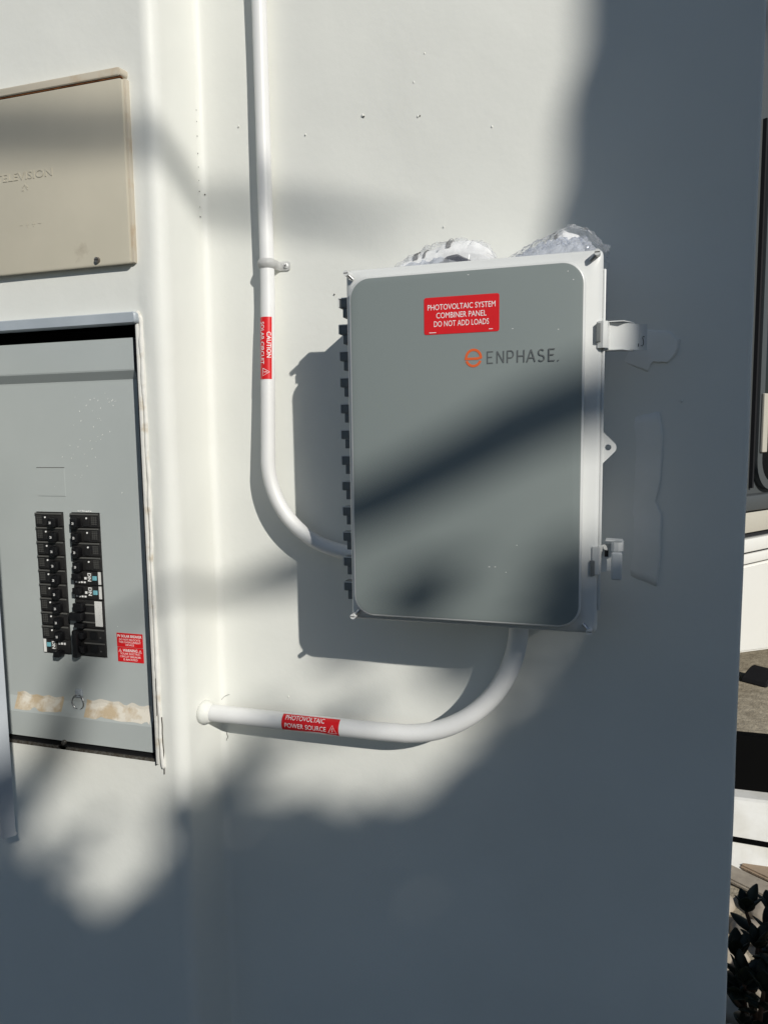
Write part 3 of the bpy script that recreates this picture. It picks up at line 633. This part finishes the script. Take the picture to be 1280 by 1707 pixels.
def sub(geo, m=.002):                                     # split long edges so that flat glyphs can wrap round a pipe
    V, F = geo; bm = bmesh.new(); vs = [bm.verts.new((a, b, l)) for a, b, l in V]
    for f in F:
        try: bm.faces.new([vs[i] for i in f])
        except ValueError: pass
    bmesh.ops.triangulate(bm, faces=bm.faces[:])
    for _ in range(3):
        es = [e for e in bm.edges if e.calc_length() > m]
        if not es: break
        bmesh.ops.subdivide_edges(bm, edges=es, cuts=1); bmesh.ops.triangulate(bm, faces=bm.faces[:])
    bm.verts.index_update(); out = (np.array([(v.co.x, v.co.y, v.co.z) for v in bm.verts]), [tuple(v.index for v in f.verts) for f in bm.faces]); bm.free(); return out
obj('lettering', flat(sub(g), lambda a, b: on_vpipe(a, b, .0007)), MT['white_print'], st)
# strap
sp_ = thing('conduit_strap', (-.17, 0, 1.783), 'white one-hole strap screwed to the wall around the vertical conduit', 'strap')
bm = bmesh.new(); prof = [(-.0075, .0), (-.0060, .0012), (-.0030, .0026), (.0, .0034), (.0030, .0026), (.0060, .0012), (.0075, .0)]
z0 = 1.7855; rows = []
for a in np.linspace(-200, 20, 26):
    A = math.radians(a); rows.append([bm.verts.new((XV + (RV + .0008 + h) * math.cos(A), yv(z0) + (RV + .0008 + h) * math.sin(A), z0 + q)) for q, h in prof])
for x, y in ((XV + .0150, -.0030), (XV + .0205, -.0030), (XV + .0300, -.0030), (XV + .0345, -.0030)): rows.append([bm.verts.new((x, y - h * (1 if x < XV + .018 else .25), z0 - .001 + q * (1 if x < XV + .032 else .6))) for q, h in prof])
for a, b in zip(rows, rows[1:]):
    for i in range(len(prof) - 1): bm.faces.new((a[i], a[i + 1], b[i + 1], b[i]))
r = bmesh.ops.solidify(bm, geom=bm.faces[:], thickness=.0016); obj('saddle', recalc(bm), MT['pipe'], sp_, angle=50)
bm = bmesh.new(); bmesh.ops.create_uvsphere(bm, u_segments=14, v_segments=8, radius=.0046, matrix=Matrix.Translation((XV + .0262, -.0040, z0 - .001)) @ Matrix.Diagonal((1, .55, 1, 1))); scr = obj('screw', bm, MT['pipe'], sp_, smooth=True)
bm = bmesh.new(); Mx = Matrix.Translation((XV + .0262, -.0064, z0 - .001)) @ Matrix.Rotation(.5, 4, 'Y'); add_box(bm, -.0026, .0026, -.0004, .0004, -.0004, .0004, M=Mx); add_box(bm, -.0004, .0004, -.0005, .0005, -.0026, .0026, M=Mx); obj('screw_cross', bm, MT['crack'], scr)

RL, YL, ZL = .01480, -.0520, 1.0185
pts = [(-.345, YL, ZL), (-.30, YL, ZL), (-.2, YL, ZL - .0005), (-.1, YL, ZL - .0008), (0, YL, ZL), (.030, YL, ZL + .0006)]
cxb, rb2 = .030, .195
for a in np.linspace(4, 88, 24): A = math.radians(a); pts.append((cxb + rb2 * math.sin(A), YL, ZL + .0006 + rb2 * (1 - math.cos(A))))
pts.append((pts[-1][0] + .001, YL, 1.2395))
v2 = conduit('power_conduit', pts, RL, 'white painted conduit with red photovoltaic label curving up under the enclosure', (-.32, YL, ZL))
bm = bmesh.new(); add_tube(bm, [(-.3285, YL, ZL), (-.3190, YL, ZL), (-.3140, YL, ZL), (-.3095, YL, ZL)], [.0215, .0205, .0180, .0152], 24); obj('putty_collar', bm, MT['wall'], v2, smooth=True)
def on_hpipe(a, b, lift):
    th = b / RL; f = Vector((0, -.905, .425)); u_ = Vector((0, .425, .905)); return Vector((-.1690 + a, YL, ZL)) + (f * math.cos(th) + u_ * math.sin(th)) * (RL + lift)
st = obj('sticker', flat(grid2d(0, .1025, -.0240, .0125, 4, 20), lambda a, b: on_hpipe(a, b, .0004)), MT['red'], v2, smooth=True)
g = lines_geo([('PHOTOVOLTAIC', .0415, .0058, .0700, .0082, .004), ('POWER SOURCE', .0430, -.0072, .0745, .0078, .004)])
g = merge2d(g, triangle_sign(.0915, -.0065, .0150, .0009))
obj('lettering', flat(sub(g), lambda a, b: on_hpipe(a, b, .0007)), MT['white_print'], st)

# ================================================================== PLASTIC BAGS ON TOP OF THE BOX
def dome(x0, x1, y0, y1, zb, hfun, amp, seed, nx=40, ny=18, fr=45):
    V, F = [], []
    for j in range(ny + 1):
        for i in range(nx + 1):
            u, v = i / nx, j / ny; x = x0 + (x1 - x0) * u; y = y0 + (y1 - y0) * v
            s = (math.sin(math.pi * v) ** .45); z = zb + hfun(u) * s
            q = Vector((x, y, z)); k = amp * min(1, s * 1.3)
            d = Vector((nz(q, fr, seed), nz(q, fr, seed + 1), nz(q, fr, seed + 2))) + .5 * Vector((nz(q, fr * 2.7, seed + 3), nz(q, fr * 2.7, seed + 4), nz(q, fr * 2.7, seed + 5))) + .10 * Vector((0, nz(q, fr * 6, seed + 6), nz(q, fr * 6, seed + 7)))
            z2 = max(zb, z + d.z * k); V.append((x + d.x * k, y + d.y * k, z2))
    for j in range(ny):
        for i in range(nx): a = j * (nx + 1) + i; F.append((a, a + 1, a + nx + 2, a + nx + 1))
    return pyd(V, F)
ZBX = 1.7365
hf = lambda pk: (lambda u: float(np.interp(u, [p[0] for p in pk], [p[1] for p in pk])))
b1 = thing('plastic_bag', (.12, -.08, ZBX), 'crumpled clear plastic bag holding paper and a dark part on top of the enclosure', 'plastic bag', None)
obj('film', dome(.046, .200, -.120, -.020, ZBX, hf([(0, .002), (.1, .022), (.35, .040), (.6, .048), (.85, .036), (1, .004)]), .007, 1, 90, 36, 55), MT['film'], b1)
pap = obj('paper', dome(.054, .194, -.112, -.030, ZBX, hf([(0, .010), (.2, .030), (.5, .042), (.7, .044), (.9, .030), (1, .006)]), .004, 8, fr=26), MT['paper'], b1)
def print_on(me_obj, par, u0, u1, v0, v1, nx=40):          # printed mark: a strip of the sheet's own faces, lifted slightly
    me = me_obj.data; off = Vector((0, 0, 0)); q = me_obj
    while q.parent is not None: q = q.parent; off += q.location
    V, F = [], []
    for f in me.polygons:
        i, j = f.index % nx, f.index // nx
        if u0 <= i / nx < u1 and v0 <= j / 18 < v1:
            b = len(V); V += [me.vertices[k].co + off + Vector((0, -.0012, .0010)) for k in f.vertices]; F.append(tuple(range(b, b + len(f.vertices))))
    if F: obj('print_mark', pyd(V, F), MT['greyprint'], par)
print_on(pap, pap, .16, .22, .02, .40); print_on(pap, pap, .26, .29, .02, .40); print_on(pap, pap, .50, .53, .10, .5)
obj('dark_part', dome(.100, .172, -.118, -.070, ZBX, hf([(0, .0), (.3, .010), (.6, .022), (1, .0)]), .004, 15, 20, 10), MT['navy'], b1)
obj('inner_wrap', dome(.052, .150, -.124, -.06, ZBX, hf([(0, .0), (.3, .010), (.7, .018), (1, .0)]), .006, 19, 30, 14, 80), MT['bubble'], b1)
b2 = thing('plastic_bag', (.27, -.08, ZBX), 'clear plastic bag stuffed with shiny bubble film at the corner of the enclosure top', 'plastic bag', None)
obj('film', dome(.205, .346, -.125, -.020, ZBX, hf([(0, .002), (.15, .016), (.45, .040), (.62, .052), (.8, .042), (.93, .020), (1, .012)]), .006, 21, 90, 36, 55), MT['film'], b2)
pap2 = obj('paper', dome(.235, .318, -.095, -.032, ZBX, hf([(0, .014), (.3, .034), (.6, .046), (.85, .036), (1, .010)]), .004, 27, fr=30), MT['paper'], b2)
obj('bubble_wrap', dome(.222, .330, -.121, -.05, ZBX, hf([(0, .006), (.25, .022), (.6, .028), (.85, .026), (1, .006)]), .007, 31, 80, 30, 120), MT['bubble'], b2)
print_on(pap2, pap2, .42, .50, .10, .5)

# ================================================================== BEYOND THE WALL'S END
AX = Vector((.596, .803, 0)); NX = Vector((.803, -.596, 0)); P0 = at_z(1250, 1081, .30); P0.z = 0
VM = Matrix(((AX.x, -NX.x, 0, P0.x), (AX.y, -NX.y, 0, P0.y), (0, 0, 1, 0), (0, 0, 0, 1)))   # local: x along the side, -y outwards
def vbox(x0, x1, y0, y1, z0, z1, bev=0, seg=2): return box(x0, x1, y0, y1, z0, z1, bev, VM, seg)
van = thing('motorhome', P0, 'motorhome with white lower side and tall dark framed window parked beyond the wall end', 'motorhome')
VL0, VL1 = -.32, 5.2
obj('body', vbox(VL0, VL1, .0, 2.1, .782, 3.95, .10, 4), MT['vframe'], van, angle=40)
obj('underbody', vbox(VL0 + .04, VL1 - .04, .30, 2.0, .36, .781), MT['rubber'], van)
for x0, x1 in ((VL0 + .002, VL0 + .038), (VL1 - .038, VL1 - .002)): obj('end_skirt', vbox(x0, x1, .052, 2.08, .33, .781, .012), MT['vehicle'], van, angle=40)
for x0, x1 in ((.40, .9), (1.75, 4.0), (4.9, VL1)): obj('lower_skirt', vbox(x0, x1, -.012, .05, .30, .782, .02), MT['vehicle'], van, angle=40)
for x0, x1 in ((.901, 1.749), (4.001, 4.899)): obj('wheel_arch', vbox(x0, x1, -.012, .05, .40, .782, .02), MT['vehicle'], van, angle=40)
pr = [(VL0, .325), (.395, .235), (.395, .780), (VL0, .780)]; bm = loft([[VM @ Vector((x, y, z)) for x, z in pr] for y in (-.012, .05)]); bmesh.ops.bevel(bm, geom=bm.edges[:], offset=.012, segments=2, affect='EDGES'); obj('lower_skirt', bm, MT['vehicle'], van, angle=40)
for z0, z1, y, m in ((.792, .846, -.022, 'vehicle'), (.858, .930, -.030, 'vehicle'), (.962, 1.074, -.026, 'vcream')): obj('moulding', vbox(VL0, VL1, y, .01, z0, z1, .006), MT[m], van, angle=40)
for z in (.852, .945): obj('dark_seam', vbox(VL0, VL1, -.010, .01, z - .006, z + .008), MT['rubber'], van)
obj('window_sill', vbox(VL0, VL1, -.060, .01, 1.085, 1.168, .012), MT['vframe'], van, angle=40)
def vl(lp, y): return [VM @ Vector((x, y, z)) for x, z in lp]
wf = obj('window', loft([vl(rr(-.075, 1.30, 1.185, 3.10, .16, 8), -.002), vl(rr(-.075, 1.30, 1.185, 3.10, .16, 8), -.034), vl(rr(-.030, 1.255, 1.225, 3.06, .13, 8), -.036), vl(rr(-.026, 1.251, 1.229, 3.056, .13, 8), -.010)], False, False), MT['vframe'], van, angle=40)
obj('pane', loft([vl(rr(-.03, 1.255, 1.225, 3.06, .13, 8), -.016), vl(rr(-.03, 1.255, 1.225, 3.06, .13, 8), -.008)]), MT['vglass'], wf)
obj('window_rail', vbox(-.026, 1.25, -.026, -.017, 2.115, 2.245), MT['vcream'], wf)
obj('window_latch', vbox(-.062, -.012, -.052, -.037, 1.39, 1.70, .004), MT['vcream'], wf)
obj('window_seal', vbox(-.094, -.078, -.020, .0, 1.20, 3.08), MT['rubber'], wf)
for x in (1.32, 4.45):
    bm = bmesh.new(); T_ = 32
    for (r_, y_) in ():
        pass
    prof = [(.20, .04), (.30, .03), (.355, .05), (.365, .09), (.365, .20), (.355, .25), (.20, .26)]
    R_ = [[bm.verts.new(VM @ Vector((x + r_ * math.cos(a), y_, .362 + r_ * math.sin(a)))) for a in np.linspace(0, 2 * math.pi, T_, endpoint=False)] for r_, y_ in prof]
    for a, b in zip(R_, R_[1:]):
        for i in range(T_): bm.faces.new((a[i], a[(i + 1) % T_], b[(i + 1) % T_], b[i]))
    wh = obj('wheel', recalc(bm), MT['rubber'], van, angle=40)
    bm = bmesh.new(); add_cyl(bm, VM @ Vector((x, .06, .362)), VM @ Vector((x, .20, .362)), .205, n=24); obj('rim', bm, MT['plastic'], wh, angle=40)

ck = [(.245, .010), (.40, .010), (.40, .085), (.36, .085), (.262, .045), (.247, .030)]; bm = loft([[VM @ Vector((x, y, z)) for x, z in ck] for y in (.02, .17)]); bmesh.ops.bevel(bm, geom=bm.edges[:], offset=.006, segments=2, affect='EDGES')
tag(obj('wheel_chock', bm, MT['rubber'], None, angle=40), 'small black rubber chock on the driveway beside the motorhome', 'wheel chock')
# black edging board, white concrete strip, thin black rail
Yk = 1.60; zk = at_y(1230, 1330, Yk).z; Yb = 1.672; zt_ = at_y(1235, 1226, Yb).z
bm = box(.2, 3.2, Yb, Yb + .045, 0, zt_, .004); tag(obj('edging_board', bm, MT['blackboard'], None, angle=40), 'long black edging board standing behind the white sloped kerb', 'edging board')
bm = bmesh.new(); add_box(bm, .0, 9, Yb + .046, 12, .0, .010)
tag(obj('driveway', bm, MT['concrete']), 'rough tan concrete driveway under the motorhome', 'driveway', kind='structure')
prof = [(1.405, .0), (1.415, .012), (Yk - .006, zk - .006), (Yk + .006, zk), (Yb - .003, zk), (Yb - .003, .0)]
bm = loft([[(.548, y, z) for y, z in prof], [(3.2, y, z) for y, z in prof]])
tag(obj('kerb', bm, MT['whitestone'], None), 'sunlit white sloped concrete kerb in front of the black board', 'kerb', kind='structure')
kz = lambda y: .012 + (y - 1.415) * (zk - .018) / (Yk - .021 + .0 - 1.40)
bm = bmesh.new(); add_tube(bm, [(.56, 1.492, kz(1.492) + .010), (1.2, 1.475, kz(1.475) + .010), (3.0, 1.440, kz(1.440) + .010)], .009, 10)
tag(obj('ground_rail', bm, MT['blackboard'], None, smooth=True), 'thin black metal rail lying across the white sloped kerb', 'rail')
# sandstone slabs laid parallel to the motorhome, rounded cobbles below them
paving = tag(obj('slab_bed', box(.548, 1.6, .2, 1.40, .0, .006), MT['concrete']), 'bedding under the sandstone slabs and cobbles', 'paving', kind='structure')
corner_ = at_z(1223, 1443, .032)
def slab(s0, s1, t0, t1, z0, z1):
    me = [corner_ + AX * s + NX * t for s, t in ((s0, t0), (s1, t0), (s1, t1), (s0, t1))]
    bm = loft([[(p.x, p.y, z0) for p in me], [(p.x, p.y, z1) for p in me]]); bmesh.ops.bevel(bm, geom=bm.edges[:], offset=.006, segments=2, affect='EDGES'); return bm
for i, (s0, s1, t0, t1) in enumerate(((0.02, .60, .006, .50), (0.02, .60, .51, 1.0), (.61, 1.2, .006, .50))):
    obj('sandstone_slab', slab(s0, s1, t0, t1, .014, .032), MT['sandstone'], paving, angle=40)
for i in range(3): obj('edge_stone', slab(-.075, .012, -.10 + i * .36, .25 + i * .36, .008, .026 - .001 * i), MT['whitestone'] if i == 9 else MT['cobble'], paving, angle=40)
kx = 0; cob = []
for j in range(10):
    for i in range(5):
        x = .60 + i * .125 + (j % 2) * .06 + random.uniform(-.015, .015); y = .30 + j * .115 + random.uniform(-.015, .015)
        d = Vector((x, y, 0)) - Vector((corner_.x, corner_.y, 0))
        if d.dot(AX) > -.12 and d.dot(NX) > -.15: continue
        if y > 1.34: continue
        bm = bmesh.new(); bmesh.ops.create_icosphere(bm, subdivisions=2, radius=1)
        sx, sy, sz = random.uniform(.052, .066), random.uniform(.048, .060), random.uniform(.028, .04); sd_ = random.random() * 50
        for v in bm.verts: k = 1 + .13 * nz(v.co, 1.3, sd_); v.co = (v.co.x * sx * k, v.co.y * sy * k, v.co.z * sz * k)
        bmesh.ops.transform(bm, matrix=Matrix.Translation((x, y, .012)) @ Matrix.Rotation(random.uniform(0, 3), 4, 'Z'), verts=bm.verts[:])
        obj('cobble', bm, MT['cobble'], paving, smooth=True)

# ---- jade plant in the shade of the wall end
def leaf_mesh(L, W, th=.12, curl=.15):                    # thick paddle leaf, base at origin, along +Z
    bm = bmesh.new(); n = 7; rings = []
    for i in range(n + 1):
        t = i / n; w_ = W * (math.sin(math.pi * min(1, t ** .8 * .96 + .02)) ** .7) * .5; z = L * t; y = -curl * L * t * t
        rings.append([bm.verts.new((math.cos(a) * w_, y + math.sin(a) * max(.001, w_ * th * 2.2), z)) for a in np.linspace(0, 2 * math.pi, 8, endpoint=False)])
    for a, b in zip(rings, rings[1:]):
        for k in range(8): bm.faces.new((a[k], a[(k + 1) % 8], b[(k + 1) % 8], b[k]))
    bm.faces.new(rings[0][::-1]); bm.faces.new(rings[-1]); me = bpy.data.meshes.new('leaf'); bm.to_mesh(me); bm.free(); me.materials.append(MT['jade'])
    me.polygons.foreach_set('use_smooth', [True] * len(me.polygons)); return me
LEAVES = [leaf_mesh(.060, .036), leaf_mesh(.048, .030, curl=.25), leaf_mesh(.070, .034, curl=.05)]
base = Vector((.735, .60, .0)); jade = thing('jade_plant', base, 'dark succulent shrub with paddle-shaped leaves growing beside the wall end', 'plant')
tips = [at_y(1243, 1520, .62), at_y(1288, 1560, .60), at_y(1226, 1595, .58), at_y(1262, 1580, .55), at_y(1284, 1520, .66), at_y(1240, 1640, .50), at_y(1272, 1650, .48), at_y(1224, 1665, .52), at_y(1295, 1620, .50)]
tips += [base + Vector((random.uniform(-.12, .35), random.uniform(-.15, .25), random.uniform(.10, .30))) for _ in range(5)]
tips = [t if t.x > .585 else Vector((.585 + random.uniform(0, .06), t.y, t.z)) for t in tips]
for t in tips:
    mid = base.lerp(t, .5) + Vector((random.uniform(-.02, .03), random.uniform(-.03, .03), .02)); pl = spline([base + Vector((random.uniform(-.02, .02), random.uniform(-.02, .02), 0)), mid, t], 6)
    bm = bmesh.new(); add_tube(bm, pl, list(np.linspace(.009, .004, len(pl))), 8); stm = obj('stem', bm, MT['stem'], jade, smooth=True)
    for k in range(9):
        f = 1 if k < 5 else random.uniform(.55, .95); pos = pl[min(len(pl) - 1, int(f * (len(pl) - 1)))]
        o = bpy.data.objects.new('leaf', random.choice(LEAVES)); link(o, stm)
        az_ = k * 2.4 + random.uniform(-.3, .3); tilt = random.uniform(.25, .75) if k < 5 else random.uniform(.7, 1.2)
        o.location = pos - base; o.rotation_euler = (Matrix.Rotation(az_, 3, 'Z') @ Matrix.Rotation(tilt, 3, 'X')).to_euler()

# ================================================================== TREES THAT SHADE THE WALL (in front of it, outside the frame)
HH = Vector((math.sin(AZ), -math.cos(AZ), 0)); EE_ = Vector((math.cos(AZ), math.sin(AZ), 0)); TE = math.tan(EL)
def sp3(u, v, t): p = EE_ * u + HH * t; return Vector((p.x, p.y, v + t * TE))     # a point whose shadow line is (u, v), t metres towards the sun
random.seed(21); RNG = np.random.default_rng(5)
# unseen palm, added so its thick trunk casts the broad shade right of the enclosure
pb = EE_ * .62 + HH * 5.4; palm = thing('added_palm', pb, 'thick-trunked palm tree added out of view to shade the wall', 'palm tree')
bm = bmesh.new(); n = 40; rings = []
for k in range(150):
    z = k * .055; bulge = .5 + .5 * math.cos(k * 2.1); ring = []
    for a in np.linspace(0, 2 * math.pi, n, endpoint=False):
        r_ = .405 + .10 * math.exp(-z * 2) + .012 * bulge + .022 * nz((math.cos(a) * 2, math.sin(a) * 2, z * 1.5), 1.2, 40) + (.03 * (z - 4.8) * .3 if z > 4.8 else 0) * -1
        sh = EE_ * (-.022 + .034 * max(0, min(1, (z - 4.45) / .5)) + .034 * max(0, min(1, (4.28 - z) / .2))); ring.append(bm.verts.new((pb.x + sh.x + r_ * math.cos(a), pb.y + sh.y + r_ * math.sin(a), z)))
    rings.append(ring)
for a, b in zip(rings, rings[1:]):
    for i in range(n): bm.faces.new((a[i], a[(i + 1) % n], b[(i + 1) % n], b[i]))
bm.faces.new(rings[-1]); obj('trunk', recalc(bm), MT['bark'], palm, smooth=True)
def frond(L):
    V, F = [], []; ns = 34
    for i in range(ns):
        t = (i + 1) / ns; x = L * t; z = .9 * t * L * .35 - .55 * L * t * t; ll = .55 * math.sin(math.pi * (t * .85 + .1))
        for s in (-1, 1):
            b = len(V); V += [(x, 0, z), (x + .05, 0, z), (x + ll * .55 + .02, s * ll * .8, z - ll * .25)]; F.append((b, b + 1, b + 2))
    b = len(V)
    for i in range(9): t = i / 8; x = L * t; z = .9 * t * L * .35 - .55 * L * t * t; wd = .05 * (1 - t) + .008; V += [(x, -wd, z), (x, wd, z), (x, 0, z + wd)]
    for i in range(8):
        for k in range(3): F.append((b + i * 3 + k, b + i * 3 + (k + 1) % 3, b + i * 3 + 3 + (k + 1) % 3, b + i * 3 + 3 + k))
    me = pyd(V, F); me.materials.append(MT['leaf']); return me
FM = frond(3.2)
for k in range(30):
    o = bpy.data.objects.new('frond', FM); link(o, palm); o.location = (0, 0, 8.1 + random.uniform(-.1, .15)); o.rotation_euler = (Matrix.Rotation(k * 2.4, 3, 'Z') @ Matrix.Rotation(random.uniform(-1.1, -.05), 3, 'Y')).to_euler()

# broad-leaved tree behind the palm: its two level limbs cast the bars of shade
TT = 6.9; tb = EE_ * .62 + HH * TT; tree = thing('shade_tree', tb, 'leafy tree with long level limbs standing behind the palm', 'tree')
bm = bmesh.new(); add_tube(bm, [(tb.x + .02 * math.sin(k), tb.y, k * .45) for k in range(16)], list(np.linspace(.20, .09, 16)), 14); obj('trunk', bm, MT['bark'], tree, smooth=True)
def limb(uv, r0, r1, t=TT, rads=None):
    P = spline([sp3(u, v, t + .15 * math.sin(u * 5)) for u, v in uv], 10); bm = bmesh.new()
    add_tube(bm, [p + Vector((0, 0, .006 * nz(p, 5, 3))) for p in P], list(np.linspace(r0, r1, len(P))) if rads is None else list(np.interp(np.linspace(0, 1, len(P)), np.linspace(0, 1, len(rads)), rads)), 10); obj('limb', bm, MT['bark'], tree, smooth=True)
limb([(.62, 1.36), (.107, 1.358), (0, 1.345), (-.11, 1.330), (-.222, 1.340), (-.36, 1.33), (-.465, 1.30)], .054, .010, rads=[.055, .042, .039, .036, .015, .008, .006])
LIMB_C = [(-2.6, 3.9), (-1.6, 3.0), (-1.1, 2.6), (-.528, 2.20), (-.366, 2.085), (-.222, 2.010), (-.10, 1.918), (-.02, 1.850), (.03, 1.805)]
def leaves(name, P, size, parent, m):  # a cloud of small leaf faces
    n = len(P); sz = size * RNG.uniform(.6, 1.3, n); a = RNG.normal(size=(n, 3)); a /= np.linalg.norm(a, axis=1)[:, None]; b = np.cross(a, RNG.normal(size=(n, 3))); b /= np.linalg.norm(b, axis=1)[:, None]
    V = np.stack([P - a * sz[:, None], P + b * sz[:, None] * .5, P + a * sz[:, None], P - b * sz[:, None] * .5], 1).reshape(-1, 3)
    me = bpy.data.meshes.new(name); me.from_pydata(V.tolist(), [], np.arange(4 * n).reshape(-1, 4).tolist()); me.update(); return obj(name, me, m, parent)
cen = [Vector((tb.x, tb.y, 7.9)) + Vector((random.gauss(0, 1.3), random.gauss(0, 1.3), random.gauss(.3, .5))) for _ in range(16)]
P = np.concatenate([np.array(c)[None] + RNG.normal(size=(420, 3)) * .36 for c in cen]); P = P[P[:, 2] > 7.0]
tag(leaves('crown', P, .07, tree, MT['leaf']), kind='stuff')

# second tree, off to the left: one long bare limb reaches across and ends over the enclosure
t2 = sp3(-2.6, 0, TT); t2.z = 0; tree2 = thing('leaning_tree', t2, 'tree with one long bare limb standing at the far end of the hedge', 'tree')
top = sp3(-2.6, 3.9, TT); bm = bmesh.new(); add_tube(bm, [t2, t2.lerp(top, .5) + Vector((.1, 0, 0)), top, top + Vector((-.2, -.3, 1.2))], [.22, .16, .11, .07], 14); obj('trunk', bm, MT['bark'], tree2, smooth=True)
P = spline([sp3(u, v, TT) for u, v in LIMB_C], 10); bm = bmesh.new(); add_tube(bm, [p + Vector((0, 0, .006 * nz(p, 5, 3))) for p in P], list(np.interp(np.linspace(0, 1, len(P)), np.linspace(0, 1, 9), [.07, .045, .032, .022, .020, .0185, .016, .010, .004])), 10); obj('limb', bm, MT['bark'], tree2, smooth=True)
cen = [top + Vector((random.gauss(-.3, .8), random.gauss(-.4, .8), random.gauss(2.2, .5))) for _ in range(12)]
P = np.concatenate([np.array(c)[None] + RNG.normal(size=(350, 3)) * .34 for c in cen]); P = P[P[:, 2] > top.z + .7]
tag(leaves('crown', P, .07, tree2, MT['leaf']), kind='stuff')

# tall hedge: its leafy top edge gives the dappled lower boundary of the sunlight
hb = EE_ * -1.0 + HH * 7.6; hedge = thing('tall_hedge', hb, 'tall dense leafy hedge along the boundary facing the wall', 'hedge')
UB = [(-4.0, 1.06), (-.80, 1.06), (-.66, 1.06), (-.60, 1.04), (-.565, .97), (-.51, .88), (-.46, .83), (-.425, .825), (-.36, .875), (-.30, .965), (-.253, 1.045), (-.204, 1.03), (-.136, .96), (-.071, .915), (.0, .895), (.06, .925), (.12, .985), (.145, 1.02), (.19, 1.06), (.23, 1.25), (.72, 1.30)]
ub, vb = [p[0] for p in UB], [p[1] for p in UB]
def hedge_pts(n, u0, u1, depth, t0, sag, rag):
    u = RNG.uniform(u0, u1, n); t = t0 + RNG.uniform(0, depth, n); top = np.interp(u, ub, vb) - sag - np.abs(RNG.normal(size=n)) * rag
    lo = -t * TE + .05; v = lo + (top - lo) * (RNG.uniform(0, 1, n) ** .62)
    return np.stack([EE_.x * u + HH.x * t, EE_.y * u + HH.y * t, v + t * TE], 1)
P = np.concatenate([hedge_pts(24000, -1.0, .72, .5, 7.2, .035, .02), hedge_pts(9000, -4.0, .72, .8, 7.2, .10, .05)])
tag(leaves('foliage', P, .055, hedge, MT['leaf']), kind='stuff')
Q = []
for u, v, s, n in ((-.055, 1.165, .016, 12), (-.03, 1.19, .012, 6), (.10, 1.125, .020, 34), (.085, 1.075, .018, 16), (.13, 1.09, .03, 40), (-.19, 1.03, .025, 10), (-.33, .93, .03, 14), (-.595, 1.04, .022, 30), (-.10, 1.065, .012, 4), (-.03, 1.045, .012, 4), (-.17, 1.09, .014, 4), (-.50, .93, .03, 10)) + tuple((a_, b_, .011, 7) for a_, b_ in ((-.463, 1.29), (-.466, 1.255), (-.472, 1.22), (-.478, 1.185), (-.495, 1.15), (-.515, 1.11), (-.54, 1.07), (-.56, 1.04), (-.585, 1.01))):
    for _ in range(n): q = sp3(u + random.gauss(0, s), v + random.gauss(0, s), 7.2 + random.uniform(0, .4)); Q.append(q)
tag(leaves('sprig', np.array([tuple(q) for q in Q]), .042, hedge, MT['leaf']), kind='stuff')
bm = bmesh.new()
for u in (-3.4, -2.6, -1.9, -1.3, -.7, -.1, .4):
    q = sp3(u, 0, 7.5); hs = bmesh.new(); add_tube(hs, [(q.x, q.y, 0), (q.x + .05, q.y, 1.6), (q.x - .03, q.y + .02, 3.2), (q.x, q.y, 4.2)], [.07, .055, .04, .02], 8); obj('hedge_stem', hs, MT['bark'], hedge, smooth=True)
bm.free()
